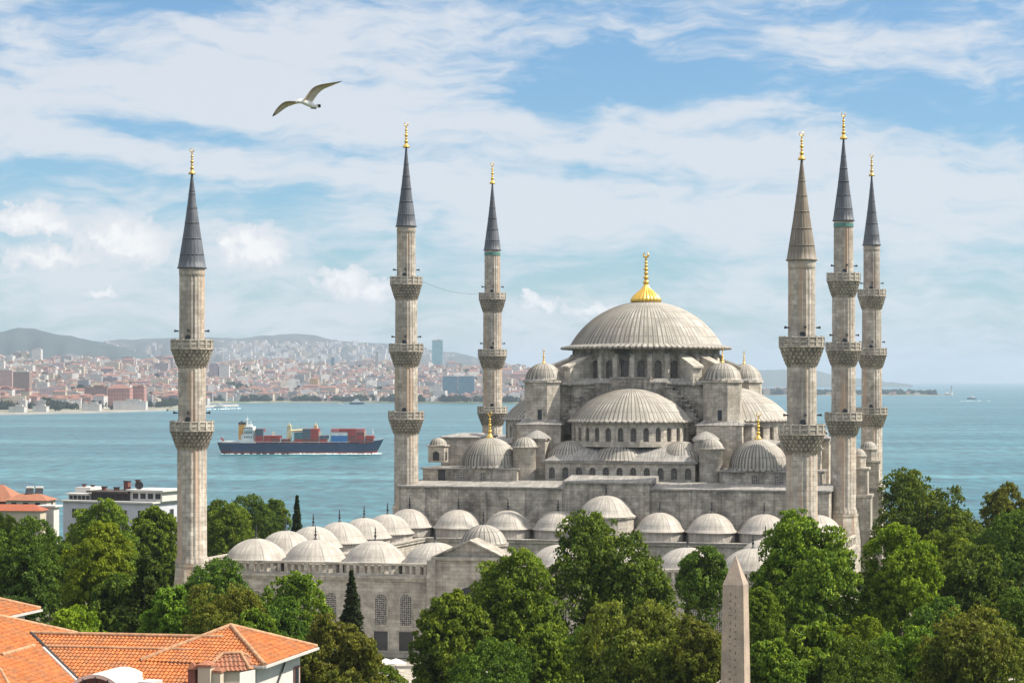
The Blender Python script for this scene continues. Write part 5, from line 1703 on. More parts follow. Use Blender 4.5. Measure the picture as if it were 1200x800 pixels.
m = MB(); m.prism(sq(sx(284), 0, 2.7, 2.7), sz(497.2)+.01, sz(494.3)); m.tube((sx(283.4), 0, sz(494.3)), (sx(283.4), 0, sz(493)), .6); m.build('funnel_top', M['iron'], fn)
m = MB()
m.tube((sx(289.5), 0, sz(499)), (sx(290), 0, sz(486.5)), .45, .15, 6); m.tube((sx(288), -2.5, sz(491)), (sx(291), 2.5, sz(491)), .2); m.tube((sx(286.5), 0, sz(494)), (sx(293), 0, sz(494)), .2)
m.tube((sx(294), 0, sz(497)), (sx(294), 0, sz(492.5)), .3)
m.build('mast', M['ship_white'], ship)
for px in (339, 370):
    m = MB()
    m.prism(sq(sx(px), 0, 1.5, 2.4), dk, sz(499.5)); m.prism(sq(sx(px), 0, 1.1, 3.2), sz(499.5)+.01, sz(497.2))
    m.tube((sx(px), 0, sz(497)), (sx(px), 0, sz(494.5)), .3)
    m.build('crane_post', M['derrick'], ship)
m = MB()
m.tube((sx(340), -1, sz(504.8)), (sx(369), -1, sz(503.2)), .85, .7, 6); m.tube((sx(340), 1, sz(503.6)), (sx(369), 1, sz(502.4)), .3, .3, 6)
m.tube((sx(339), 0, sz(498.5)), (sx(369), -1, sz(503.0)), .12, None, 4)
m.build('crane_boom', M['derrick'], ship)
m = MB(); m.tube((sx(437), 0, 9), (sx(437), 0, sz(501.5)), .35, .15, 6); m.tube((sx(436), -1.5, sz(506)), (sx(438), 1.5, sz(506)), .15)
m.build('foremast', M['ship_white'], ship)
m = MB(); m.tube((sx(258), 0, 8.4), (sx(262), 0, sz(509)), .14, None, 5); m.build('flagstaff', M['ship_white'], ship)
m = MB(); rows = [[(sx(258.6)+.25*i*1.6, .35*math.sin(i*1.1), sz(511.5)-i*.32+k*-2.0) for i in range(7)] for k in (0, 1)]
m.grid([rows[1], rows[0]]); m.build('flag', plain('red_flag', (0.55, 0.03, 0.03), .8), ship)
m = MB()
for px in (303, 312, 322, 332, 344, 378, 388, 432): m.prism(sq(sx(px), 0, .35, 8.6), dk-.2, dk+1.5)
m.prism(sq(sx(366), 0, 42, 8.0), dk-.3, dk+.55)
m.build('hatch_coaming', M['hull_red'], ship)
# containers, each its own
CT = {}
cols = {'red': (0.36, 0.045, 0.035), 'brown': (0.20, 0.055, 0.045), 'teal': (0.06, 0.16, 0.18), 'slate': (0.085, 0.115, 0.14), 'blue': (0.03, 0.17, 0.42), 'white': (0.62, 0.63, 0.63), 'rose': (0.48, 0.15, 0.15)}
def container_src(c):
    if c in CT: return None
    m = MB(); Lc, Hc, Wc = 6.0, 2.55, 2.4
    n = 22                                        # corrugated long sides
    for sgn in (-1, 1):
        for i in range(n):
            xa, xb = -Lc/2+Lc*i/n, -Lc/2+Lc*(i+1)/n
            ya = sgn*(Wc/2-(0.05 if i % 2 else 0))
            q = [(xa, ya, 0.12), (xb, ya, 0.12), (xb, ya, Hc-.1), (xa, ya, Hc-.1)]
            m.face(q if sgn < 0 else list(reversed(q)))
            yb = sgn*(Wc/2-(0 if i % 2 else 0.05))
            if i < n-1: m.face([(xb, ya, .12), (xb, yb, .12), (xb, yb, Hc-.1), (xb, ya, Hc-.1)])
    m.prism(sq(0, 0, Lc/2, Wc/2), 0, .12); m.prism(sq(0, 0, Lc/2, Wc/2), Hc-.1, Hc)
    for sgn in (-1, 1): m.face([(sgn*(Lc/2-.03), -sgn*Wc/2, .12), (sgn*(Lc/2-.03), sgn*Wc/2, .12), (sgn*(Lc/2-.03), sgn*Wc/2, Hc-.1), (sgn*(Lc/2-.03), -sgn*Wc/2, Hc-.1)])
    for a in (-1, 1):
        for b in (-1, 1): m.box((a*(Lc/2-.08), b*(Wc/2-.08), Hc/2), (.17, .17, Hc-.02))
    o = m.build('shipping_container', plain('container_'+c, cols[c], .55, 0, .2, .5))
    CT[c] = o
    return o
CL_ = {'red': 'red shipping container on the deck of the cargo ship', 'brown': 'dark brown shipping container on the deck of the cargo ship', 'teal': 'teal shipping container on the deck of the cargo ship',
       'slate': 'slate grey shipping container on the deck of the cargo ship', 'blue': 'bright blue shipping container on the deck of the cargo ship', 'white': 'white shipping container above the bright blue ones on the cargo ship',
       'rose': 'faded rose shipping container in the forward stack of the cargo ship'}
def container(c, px, tier, row):
    o = container_src(c)
    if o is None: o = CT[c].copy(); COL.objects.link(o)
    o.location = (sx0+sx(px), SD+row*2.55, SEA+dk+0.58+tier*2.58)
    tag(o, CL_[c], 'container', c+' containers on the cargo ship')
P_ = 6.25/K
rs_ = random.Random(4)
def stack(px0, n, tiers):
    for i in range(n):
        for t, colset in enumerate(tiers):
            for row in (-3, -2, -1, 0, 1, 2):
                vis = row == -3 or t == len(tiers)-1
                if not vis: continue
                c = colset[i % len(colset)]
                container(c if row == -3 else rs_.choice((c, c, 'brown', 'red')), px0+P_*(i+.5), t, row)
stack(300.5, 1, [['red'], ['red'], ['slate'], ['slate']])
stack(310.4, 2, [['red', 'brown'], ['red']])
stack(330.6, 1, [['brown']])
stack(346, 1, [['red'], ['teal'], ['teal']])
stack(355.8, 1, [['brown'], ['slate'], ['slate'], ['slate']])
stack(366-P_*.1, 1, [['brown'], ['red'], ['red'], ['red']])
stack(375.2, 1, [['red'], ['slate']])
stack(389, 2, [['blue'], ['blue', 'blue'], ['white'], ['rose', 'red']])
stack(408.5, 2, [['brown'], ['brown', 'red'], ['red', 'brown'], ['red', 'rose']])
m_px = 429.5
stack(429, 1, [['brown'], ['red']])
for px in (300, 320.5, 345.5, 355, 375, 388.2, 407.8, 428):
    m = MB()
    for yy in (-8.2, -4, 0, 4, 8.2): m.tube((sx(px), yy, dk), (sx(px), yy, dk+8.4), .14, None, 4)
    for zz in (dk+3.2, dk+6.0, dk+8.3): m.tube((sx(px), -8.2, zz), (sx(px), 8.2, zz), .12, None, 4)
    m.build('lashing_frame', M['derrick'], ship)
# ---- foam along the hull and a wake behind
def foam_mat():
    m, nt, b = newmat('sea_foam')
    b.inputs['Base Color'].default_value = (0.75, 0.80, 0.80, 1); b.inputs['Roughness'].default_value = 0.9
    return m
M['foam'] = foam_mat()
m = MB(); rf = random.Random(8)
def foam_strip(px0, px1, yoff, w0, w1, d0, d1, n=40, gap=0.25, hh=0.8):
    for i in range(n):
        if rf.random() < gap: continue
        t0, t1 = i/n, (i+1.15)/n
        a = W(px0+(px1-px0)*t0, 445, d0+(d1-d0)*t0); b = W(px0+(px1-px0)*t1, 445, d0+(d1-d0)*t1)
        w = (w0+(w1-w0)*t0)*rf.uniform(.4, 1.2); j = rf.uniform(-.4, .4)*w
        h = rf.uniform(.3, 1.0)*hh
        m.face([(a.x, a.y+yoff+j-w, SEA+.03), (b.x, b.y+yoff+j-w, SEA+.03), (b.x, b.y+yoff+j-w*.3, SEA+.05+h), (a.x, a.y+yoff+j-w*.3, SEA+.05+h*.8)])
        m.face([(a.x, a.y+yoff+j-w*.3, SEA+.05+h*.8), (b.x, b.y+yoff+j-w*.3, SEA+.05+h), (b.x, b.y+yoff+j+w*.5, SEA+.04), (a.x, a.y+yoff+j+w*.5, SEA+.04)])
foam_strip(346, 444, -13.0, 4, 8, SD, SD, 110, .10, .75)
foam_strip(438, 448, -6, 6, 12, SD, SD, 18, .1, 1.1)
foam_strip(262, 346, -12.5, 2, 4, SD, SD, 60, .45, .35)
tag(m.build('ship_foam', M['foam']), 'white foam along the waterline of the cargo ship', 'foam', None, 'stuff')
# ---- small craft
def boat(px, py, lpx, label, mat, wake=0, cabin=True, rot=0):
    d = (EYE-SEA)*FPX/(py-HOR); Lb = lpx/FPX*d; p = W(px, 445, d)
    r = thing('boat', label, 'boat', (p.x, d, SEA), rot)
    m = MB(); h = Lb*.12; bw = Lb*.16
    pr = [(-.5, .7), (-.3, 1), (.15, 1), (.38, .6), (.5, .04)]
    ss = [[(x*Lb, -b*bw*.8, -.3), (x*Lb, -b*bw, h*(1+.3*max(0, x))), (x*Lb, b*bw, h*(1+.3*max(0, x))), (x*Lb, b*bw*.8, -.3)] for x, b in pr]
    for a, b in zip(ss[:-1], ss[1:]):
        for j in range(3): m.face([a[j], b[j], b[j+1], a[j+1]])
    m.face(list(reversed(ss[0])))
    m.build('hull', mat, r)
    if cabin:
        m = MB(); m.prism(sq(-Lb*.05, 0, Lb*.25, bw*.7), h*.9, h*2.0); m.prism(sq(-Lb*.02, 0, Lb*.13, bw*.55), h*2.0+.01, h*2.9)
        m.tube((0, 0, h*2.8), (0, 0, h*4.6), .18, .08, 5)
        m.build('cabin', M['ship_white'], r)
    return r
boat(1138.5, 467.5, 11, 'small dark boat out on the open water near the lighthouse point', M['hull_blue'], rot=2.6)
boat(258, 477.5, 15, 'small white ferry with a pale wake close to the far shore', M['ship_white'])
boat(398, 474, 8, 'little white motor boat near the shore in mid strait', M['ship_white'])
boat(418, 473.5, 17, 'low dark barge lying along the shore of the far city', M['hull_blue'], cabin=True)
boat(557, 468.5, 14, 'white ferry moored below the blue glass offices', M['ship_white'])
m = MB()
foam_strip(240, 283, 0, 20, 10, 4030, 4180, 40, .3, 1.3)
foam_strip(1120, 1160, 0, 3, 3, 5600, 5650, 20, .5)
tag(m.build('boat_foam', M['foam']), 'pale wakes of the small boats on the strait', 'foam', None, 'stuff')

# ================================================================== houses between the mosque and the sea, left
M['plaster_white'] = plain('white_wall_plaster', (0.60, 0.58, 0.55), 0.85, 0, 0.10, 0.5)
M['plaster_cream'] = plain('cream_wall_plaster', (0.52, 0.46, 0.37), 0.85, 0, 0.12, 0.5)
M['plaster_blue'] = plain('pale_blue_wall_plaster', (0.52, 0.54, 0.60), 0.85, 0, 0.10, 0.5)
M['roof_dark'] = plain('dark_terrace_roof', (0.09, 0.075, 0.07), 0.8, 0, 0.3, 0.8)
M['brick_red'] = plain('chimney_brick', (0.20, 0.085, 0.07), 0.9, 0, 0.3, 2)

def tile_mat(name, c1, c2, c3):
    m, nt, b = newmat(name)
    tc = nt.nodes.new('ShaderNodeTexCoord'); uv = tc.outputs['UV']
    br = nd(nt, 'ShaderNodeTexBrick', {'offset': 0.0}, Vector=uv, Color1=(*c1, 1), Color2=(*c2, 1), Mortar=(*c2, 1), Scale=1.0, Mortar_Size=0.0, Bias=0.0, Brick_Width=0.24, Row_Height=0.36)
    n = nd(nt, 'ShaderNodeTexNoise', None, Vector=tc.outputs['Object'], Scale=0.8, Detail=8.0, Roughness=0.72)
    n2 = nd(nt, 'ShaderNodeTexNoise', None, Vector=tc.outputs['Object'], Scale=6.0, Detail=3.0)
    col = mixc(nt, ramp(nt, n.outputs[0], [(0.46, 0), (0.66, .75)]), br.outputs[0], (*c3, 1))
    col = mixc(nt, 1.0, col, ramp(nt, n2.outputs[0], [(0.3, .75), (.7, 1.2)]), 'MULTIPLY')
    nt.links.new(col, b.inputs['Base Color']); b.inputs['Roughness'].default_value = .75; b.inputs['Specular IOR Level'].default_value = .25
    return m
M['tile'] = tile_mat('terracotta_tile', (0.54, 0.188, 0.060), (0.37, 0.120, 0.042), (0.27, 0.15, 0.085))
M['tile_old'] = tile_mat('weathered_tile', (0.40, 0.17, 0.10), (0.32, 0.13, 0.08), (0.26, 0.15, 0.10))
M['tile_red'] = tile_mat('brick_red_tile', (0.40, 0.115, 0.06), (0.32, 0.09, 0.05), (0.24, 0.11, 0.08))
M['ridge'] = plain('ridge_tile_mortar', (0.45, 0.26, 0.15), 0.9, 0, 0.35, 3)
M['valley'] = plain('valley_gutter', (0.05, 0.045, 0.045), 0.7)
M['gutter'] = plain('zinc_gutter', (0.62, 0.60, 0.57), 0.5, 0.2, .1, 1)

def tile_plane(mb, poly, mat=0, pitch=0.24, row=0.36, amp=0.035, lift=0.045):
    """Rolled clay tiles over a convex sloping polygon (3-D points)."""
    P = [Vector(p) for p in poly]
    n = (P[1]-P[0]).cross(P[2]-P[0]).normalized()
    if n.z < 0: n = -n
    u = Vector((-n.y, n.x, 0)).normalized(); v = n.cross(u)
    if v.z < 0: u, v = -u, -v
    o = P[0]
    q = [((p-o).dot(u), (p-o).dot(v)) for p in P]
    v0, v1 = min(a[1] for a in q), max(a[1] for a in q)
    def span(vv):
        xs = []
        for (a, b), (c, d) in zip(q, q[1:]+q[:1]):
            if (b-vv)*(d-vv) <= 0 and abs(b-d) > 1e-9:
                xs.append(a+(c-a)*(vv-b)/(d-b))
        return (min(xs), max(xs)) if len(xs) > 1 else None
    nr = int(math.ceil((v1-v0)/row))
    for r in range(nr):
        va = v0+r*row; vb = min(va+row, v1)
        s = span((va+vb)/2)
        if not s or s[1]-s[0] < .05: continue
        k0 = math.floor(s[0]/(pitch/4)); k1 = math.ceil(s[1]/(pitch/4))
        us = [k*pitch/4 for k in range(k0, k1+1)]
        us[0], us[-1] = s[0], s[1]
        us = sorted(us)
        if us[-1]-us[-2] < 0: continue
        def pt(uu, vv, h): return tuple(o+u*uu+v*vv+n*h)
        w = lambda uu: amp*(1-abs(math.cos(PI*uu/pitch))**2.0*2)
        jit = [0.0 for _ in us]
        rows = [[pt(a, va, w(a)-0.03) for a in us], [pt(a, va, w(a)+lift) for a in us], [pt(a, vb+0.03, w(a)) for a in us]]
        uvs = [[(a, va) for a in us], [(a, va+.02) for a in us], [(a, vb-.02) for a in us]]
        mb.grid(rows, mat, lambda i, j, uvs=uvs: uvs[i][min(j, len(uvs[i])-1)], False)
def ridge_row(mb, a, b, r=0.13, step=0.38, mat=0):
    a = Vector(a); b = Vector(b); L = (b-a).length; n = max(1, int(L/step)); d = (b-a)/n
    for i in range(n):
        mb.tube(a+d*i+Vector((0, 0, .03)), a+d*(i+1.08)+Vector((0, 0, .05)), r*1.1, r*0.92, 7, mat, True)

def hip_house(name, label, px_c, d, th, wl, wr, z0, zw, rise, wallm, roofm, cat='house', over=0.6, wins=()):
    """Rotated box with its near right corner at px_c; hipped roof."""
    c = W(px_c, 445, d); u = Vector((math.cos(th), -math.sin(th), 0)); v = Vector((math.sin(th), math.cos(th), 0))
    root = thing(name, label, cat, (c.x, c.y, z0), -th)
    m = MB(); m.prism([(-wl, 0), (0, 0), (0, wr), (-wl, wr)], 0, zw-z0, top=False); wl_o = m.build('wall', wallm, root)
    h = zw-z0
    m = MB(); o = over
    E = [(-wl-o, -o), (o, -o), (o, wr+o), (-wl-o, wr+o)]
    if rise > 0:
        rr = min(wl, wr)/2
        I = [(-wl+rr, rr), (-rr, rr), (-rr, wr-rr), (-wl+rr, wr-rr)]
        m.frustum(E, h-.05, I, h+rise, bottom=True)
    else:
        m.prism(E, h, h+.35)
    m.build('roof', roofm, root)
    for (face, s, zb, ww, hh) in wins:
        mm = MB()
        if face == 'f': q = [(s-ww/2, -.05, zb), (s+ww/2, -.05, zb), (s+ww/2, -.05, zb+hh), (s-ww/2, -.05, zb+hh)]
        else: q = [(.05, s-ww/2, zb), (.05, s+ww/2, zb), (.05, s+ww/2, zb+hh), (.05, s-ww/2, zb+hh)]
        mm.face(q, 0)
        a, b, cc, dd = [Vector(p) for p in q]; off = Vector((0, -.04, 0)) if face == 'f' else Vector((.04, 0, 0))
        ax = (b-a).normalized()*.12
        for (p, qq, z1, z2) in ((a-ax, a, a.z-.12, dd.z+.12), (b, b+ax, a.z-.12, dd.z+.12), (a, b, dd.z, dd.z+.12), (a, b, a.z-.12, a.z)):
            p = p+off; qq = qq+off
            mm.face([(p.x, p.y, z1), (qq.x, qq.y, z1), (qq.x, qq.y, z2), (p.x, p.y, z2)], 1)
        mm.build('window', [M['glass'], M['plaster_white']], wl_o)
    return root
z_at = lambda py, d: EYE-(py-HOR)/FPX*d
D1 = 470
fw = lambda n, w, zb, hh, x0, x1: [('f', x0+(x1-x0)*(i+.5)/n, zb, w, hh) for i in range(n)]
r1 = hip_house('house', 'cream terraced house with flat orange roof at the far left by the water', 54, D1, R(12), 9.5, 5, -6, z_at(586, D1), 1.3, M['plaster_cream'], M['tile_old'],
          wins=fw(3, 1.3, z_at(597, D1)+6, 1.6, -9, -.6)+[('s', 3, z_at(597, D1)+6, 1, 1.6)])
hip_house('house', 'low house with bright red roof in front of the cream terraced one', 47, 452, R(6), 13, 4, -6, z_at(598, 452), 1.2, M['plaster_cream'], M['tile_red'], wins=fw(3, 1.1, 2.2, 1.6, -9, -.6))
hip_house('house', 'small white walled annex between the red roofed house and the white apartments', 63, 458, R(10), 3.2, 3, -6, z_at(594, 458), 0, M['plaster_white'], M['plaster_white'], wins=[('f', -1.5, 2.5, .8, 1.4)])
hip_house('house', 'dark red gabled house cut by the left edge behind the cream one', 15, 492, R(10), 9, 8, -7, z_at(587, 492), 3.6, M['brick_red'], M['tile_old'])
# two solar water heaters on the cream roof
for px, lab in ((35, 'left solar water tank on the flat orange roof'), (46, 'right solar water tank on the flat orange roof')):
    p = W(px, 577.5, D1+4)
    r = thing('solar_heater', lab, 'water heater', (p.x, p.y, p.z-.1))
    m = MB(); m.tube((-.8, .3, 1.25), (.8, .3, 1.25), .36, None, 12); m.build('tank', M['gutter'], r)
    m = MB()
    for a in (-.7, .7):
        m.tube((a, .3, -.4), (a, .3, 1.0), .05, None, 5); m.tube((a, -.8, -.4), (a, .3, 1.0), .05, None, 5)
    m.build('frame', M['iron'], r)
    m = MB(); m.face([(-.9, -.85, 0), (.9, -.85, 0), (.9, .15, 1.1), (-.9, .15, 1.1)]); m.face([(-.9, -.82, 0), (-.9, .18, 1.1), (.9, .18, 1.1), (.9, -.82, 0)]); m.build('collector', M['glass'], r)
# white apartment block
D2 = 478
zb_ = z_at(590, D2)
ap = hip_house('apartment_block', 'white apartment block with roof terraces and many chimneys left of the lone minaret', 178, D2, R(24), 24, 11, -7, zb_, 0, M['plaster_blue'], M['plaster_white'],
               wins=fw(5, 1.5, zb_+7-3.6, 2.0, -23, -.7)+fw(5, 1.5, zb_+7-7.2, 2.0, -23, -.7)+[('s', 3.5, zb_+7-4, 1.6, 2.4), ('s', 8, zb_+7-4, 1.6, 2.4)])
def apart(name, x0, x1, y0, y1, z0, z1, mat, parent=None):
    m = MB(); m.prism([(x0, y0), (x1, y0), (x1, y1), (x0, y1)], z0, z1); return m.build(name, mat, parent or ap)
H7 = zb_+7
pw = lambda py: z_at(py, D2)+7
pz = apart('penthouse', -7.5, 1.0, 2.6, 10.5, H7+.36, pw(576.5), M['plaster_white'])
apart('roof', -8.2, 1.8, 1.7, 11.3, pw(576.5)+.003, pw(574.5), M['plaster_white'], pz)
for i in range(4): apart('window', -6.8+i*2.0, -5.4+i*2.0, 2.55, 2.65, H7+.9, pw(579), M['glass'], pz)
dp = apart('terrace_pavilion', -18, -7.6, 2.6, 10, H7+.36, pw(579), M['roof_dark'])
apart('roof', -18.6, -7.55, 1.2, 10.4, pw(579)+.003, pw(577), M['roof_dark'], dp)
for i in range(5): apart('window', -17.4+i*2.0, -15.9+i*2.0, 2.54, 2.64, H7+.8, pw(581.5), M['glass'], dp)
lp = apart('penthouse', -24, -18.1, 2.0, 10, H7-.6, pw(582), M['plaster_white'])
apart('roof', -24.4, -17.9, 1.2, 10.4, pw(582)+.003, pw(580.4), M['plaster_white'], lp)
lp2 = apart('penthouse', -23.5, -19.4, 4.0, 10, pw(580.4)+.003, pw(574), M['plaster_white'])
for i in range(5): apart('window', -23.7+i*1.15, -22.8+i*1.15, 1.94, 2.04, H7-.1, pw(583.2), M['glass'], lp)
for (x, y, zt, w) in ((-16.2, 5, 572.5, .9), (-13.2, 5.5, 573, .9), (-11.0, 6.5, 565.5, 1.15), (-8.4, 7, 564, .8), (-22.5, 6, 570.5, .6), (-20.8, 7, 571.5, .6)):
    ch = apart('chimney', x-w/2, x+w/2, y-w/2, y+w/2, pw(580), pw(zt+1), M['brick_red'])
    apart('chimney_cap', x-w/2-.15, x+w/2+.15, y-w/2-.15, y+w/2+.15, pw(zt+1)+.003, pw(zt), M['iron'], ch)
# white annex that reaches the minaret
hip_house('house', 'plain white annex with pale roof against the lone minaret', 212, 500, R(20), 9, 8, -8, z_at(583, 500), 0, M['plaster_cream'], M['plaster_white'], wins=fw(2, 1.3, 6, 1.8, -8, -1))
# satellite dish and air units
p = W(163, 568.5, D2+5)
r = thing('satellite_dish', 'dark satellite dish on the roof of the white apartments', 'satellite dish', (p.x, p.y, p.z-1.6))
m = MB(); m.tube((0, .2, -.5), (0, .2, 1.6), .07); m.build('pole', M['iron'], r)
m = MB(); rows = []
for i in range(6):
    rr = .95*i/5+.01; rows.append([(rr*math.cos(2*PI*k/20), -.05-.3*(rr/.95)**2+.3, 1.6+rr*math.sin(2*PI*k/20)) for k in range(20)])
m.grid(rows, close=True); m.build('dish', M['iron'], r)
m = MB(); m.tube((0, .25, .9), (0, -.65, 1.5), .04); m.tube((0, -.65, 1.5), (0, -.5, 1.55), .09); m.build('feed_arm', M['iron'], r)

# ================================================================== tiled building in the near left corner
def ray_at_z(px, py, z):
    d = (EYE-z)*FPX/(py-HOR); return Vector(((px-600)/FPX*d, d, z))
TS = math.tan(R(22))
bld = thing('tiled_building', 'stone building with orange hipped tile roofs filling the lower left corner', 'building', (-20, 115, 0))
def bpart(name, mb, mat, parent=None):
    o = mb.build(name, mat, parent or bld)
    if parent is None: 
        o.location = (20, -115, 0)
    return o
# right pavilion
ZE = 20.3
N_ = ray_at_z(310, 779, ZE); Rr_ = ray_at_z(371, 757.5, ZE)
e_ = (Rr_-N_).normalized(); inn = Vector((-e_.y, e_.x, 0))
Lq = N_+inn*7.4; Bq = Rr_+inn*7.4
apex = (N_+Rr_)/2+inn*3.7; apex.z = z_at(733, apex.y)
m = MB()
for a, b in ((N_, Rr_), (Rr_, Bq), (Bq, Lq), (Lq, N_)): tile_plane(m, [a, b, apex])
pav = bpart('pavilion_roof', m, M['tile'])
m = MB()
for a in (N_, Rr_, Bq, Lq): ridge_row(m, a, apex)
m.build('ridge_tiles', M['ridge'], pav)
m = MB()
def strip(mbx, a, b, h0, h1, th, inn_):
    mbx.prism([(a.x, a.y), (b.x, b.y), (b.x+inn_.x*th, b.y+inn_.y*th), (a.x+inn_.x*th, a.y+inn_.y*th)], h0, h1)
out = -inn
strip(m, N_+e_*-.1+out*.14, Rr_+e_*.1+out*.14, ZE-.16, ZE-.03, .16, inn)
strip(m, N_+inn*2.6-e_*.16, N_-e_*.16, ZE-.16, ZE-.03, .16, e_)
m.build('gutter', M['gutter'], pav)
m = MB(); o_ = .75
q = [N_+e_*o_+inn*o_, Rr_-e_*o_+inn*o_, Bq-e_*o_-inn*o_, Lq+e_*o_-inn*o_]
m.prism([(p.x, p.y) for p in q], 0, ZE-.06)
m.prism([(p.x, p.y) for p in [N_+e_*.05+inn*.05, Rr_-e_*.05+inn*.05, Bq-e_*.05-inn*.05, Lq+e_*.05-inn*.05]], ZE-.055, ZE-.02)
pw_ = bpart('pavilion_wall', m, M['plaster_white'])
Lw = (Rr_-N_).length
for f, w, zz, hh in ((.83, .75, ZE-2.75, 1.7), (.50, .5, ZE-2.9, 1.2), (.30, .5, ZE-2.75, 1.15)):
    c = N_+e_*(Lw*f)+inn*(o_-.04); mm = MB()
    a, b = c-e_*w/2, c+e_*w/2
    mm.face([(a.x, a.y, zz), (b.x, b.y, zz), (b.x, b.y, zz+hh), (a.x, a.y, zz+hh)], 0)
    for p_, q_, z1, z2 in ((a-e_*.12, a, zz-.1, zz+hh+.1), (b, b+e_*.12, zz-.1, zz+hh+.1), (a, b, zz+hh, zz+hh+.1), (a, b, zz-.1, zz)):
        p2, q2 = p_+out*.04, q_+out*.04
        mm.face([(p2.x, p2.y, z1), (q2.x, q2.y, z1), (q2.x, q2.y, z2), (p2.x, p2.y, z2)], 1)
    mm.build('window', [M['glass'], M['brick_red'] if f > .8 else M['plaster_white']], pw_)
m = MB(); c0 = N_+e_*(Lw*.62)+inn*(o_-.1)
m.path([Vector((c0.x, c0.y, ZE-.2)), Vector((c0.x-.15*e_.x, c0.y-.15*e_.y, ZE-.8))-e_*.5, Vector((c0.x, c0.y, ZE-1.6))-e_*1.6, Vector((c0.x, c0.y, ZE-3))-e_*1.7], .05, 6)
m.build('downpipe', M['iron'], pw_)
# long main roof
ZRD = 21.35
V0 = ray_at_z(36, 742, ZRD); V2 = ray_at_z(262, 747, ZRD)
rd = (V2-V0).normalized(); cam_ = Vector((rd.y, -rd.x, 0))
def down(p, t): return p+cam_*t-Vector((0, 0, TS*t))
V1 = V0+(rd+cam_)*9.0-Vector((0, 0, TS*9.0))
m = MB()
tile_plane(m, [V0, V2, down(V2, 9), down(V0+rd*9.0, 9.0)])
tile_plane(m, [V2, V0-rd*5, (V0-rd*5)-cam_*7-Vector((0, 0, TS*7)), V2-cam_*7-Vector((0, 0, TS*7))])
mr = bpart('main_roof', m, M['tile'])
m = MB(); ridge_row(m, V0, V2); m.build('ridge_tiles', M['ridge'], mr)
m = MB(); ridge_row(m, down(V0+rd*1.5, 1.4), down(V2-rd*1.0, 1.4), .09); m.build('ridge_tiles', M['ridge'], mr)
m = MB(); a = V0+Vector((0, 0, .06)); b = V1+Vector((0, 0, .06))
m.path([a, b], .11, 6); m.build('valley_gutter', M['valley'], mr)
m = MB(); a = V0-rd*.28+Vector((0, 0, .10)); b = V1-rd*.28+Vector((0, 0, .14))
ridge_row(m, a.lerp(b, .2), b, .10); m.build('valley_edge', M['gutter'], mr)
# left wing: its right-hand slope meets the main roof in the valley
def wing_pt(px, py):
    a = (px-600)/FPX; b = (py-HOR)/FPX
    # EYE-b d = ZRD - TS*((a d - V0x) rdx + (d - V0y) rdy)
    d = (EYE-ZRD-TS*(V0.x*rd.x+V0.y*rd.y))/(b-TS*(a*rd.x+rd.y)); return Vector((a*d, d, EYE-b*d))
T0 = wing_pt(-60, 709); Hh = wing_pt(90, 742); BL = wing_pt(-60, 850)
m = MB(); tile_plane(m, [T0, BL, V1, Hh])
wr_ = bpart('wing_roof', m, M['tile'])
for p_, q_, r_ in ((T0, Hh, .12), (wing_pt(2, 768), wing_pt(40, 757), .12), (wing_pt(0, 784), wing_pt(10, 802), .10)):
    m = MB(); ridge_row(m, p_, q_, r_); m.build('ridge_tiles', M['ridge'], wr_)
# upper left pavilion
R2 = W(47, 713, 135); e2 = e_
N2 = R2-e2*9.5; L2 = N2+inn*9.5; B2 = R2+inn*9.5
ap2 = (N2+R2)/2+inn*4.75; ap2.z = R2.z+1.85
m = MB()
for a, b in ((N2, R2), (R2, B2), (L2, N2)): tile_plane(m, [a, b, ap2])
ur = bpart('upper_roof', m, M['tile'])
m = MB()
for a in (R2, N2, B2): ridge_row(m, a, ap2)
m.build('ridge_tiles', M['ridge'], ur)
m = MB(); strip(m, N2+out*.14, R2+e2*.1+out*.14, R2.z-.16, R2.z-.03, .16, inn); m.build('gutter', M['gutter'], ur)
m = MB(); q = [N2+e2*.7+inn*.7, R2-e2*.7+inn*.7, B2-e2*.7-inn*.7, L2+e2*.7-inn*.7]
m.prism([(p.x, p.y) for p in q], 0, R2.z-.1); bpart('upper_wall', m, M['plaster_white'])
# body below the roofs
m = MB()
q = [V0-rd*6+cam_*8, V2+cam_*8-rd*1.5, V2-cam_*6-rd*1.5, V0-rd*6-cam_*6]
m.prism([(p.x, p.y) for p in q], 0, 17.0); bpart('body_wall', m, M['plaster_white'])
# barrel skylight
ax = Vector((0.30, 0.954, 0)); sd = Vector((0.954, -0.30, 0))
fc = W(112, 445, 115.2); zt = z_at(790, 115.2); rb_ = 2.1; zc = zt-rb_
m = MB(); rows = []
for j in (0, 1):
    rows.append([tuple(Vector((fc.x, fc.y, zc))+ax*(0 if j == 0 else 3.4)+sd*(rb_*math.cos(PI*k/24))+Vector((0, 0, rb_*math.sin(PI*k/24)))) for k in range(25)])
m.grid(rows)
for k in range(24):                         # thick front rim
    pa = [Vector((fc.x, fc.y, zc))+ax*o2+sd*(rr*math.cos(PI*(k+dk_)/24))+Vector((0, 0, rr*math.sin(PI*(k+dk_)/24))) for (o2, rr, dk_) in ((-.05, rb_+.02, 0), (-.05, rb_+.02, 1), (-.05, rb_-.18, 1), (-.05, rb_-.18, 0))]
    m.face(pa)
m.prism([tuple((Vector((fc.x, fc.y, 0))+sd*a+ax*b)[:2]) for a, b in ((-rb_, 0), (rb_, 0), (rb_, 3.4), (-rb_, 3.4))], zc-2.5, zc)
sk = bpart('skylight', m, M['plaster_white'])
m = MB(); m.face([tuple(Vector((fc.x, fc.y, zc))-ax*.02+sd*((rb_-.15)*math.cos(PI*k/24))+Vector((0, 0, (rb_-.15)*math.sin(PI*k/24)))) for k in range(24, -1, -1)])
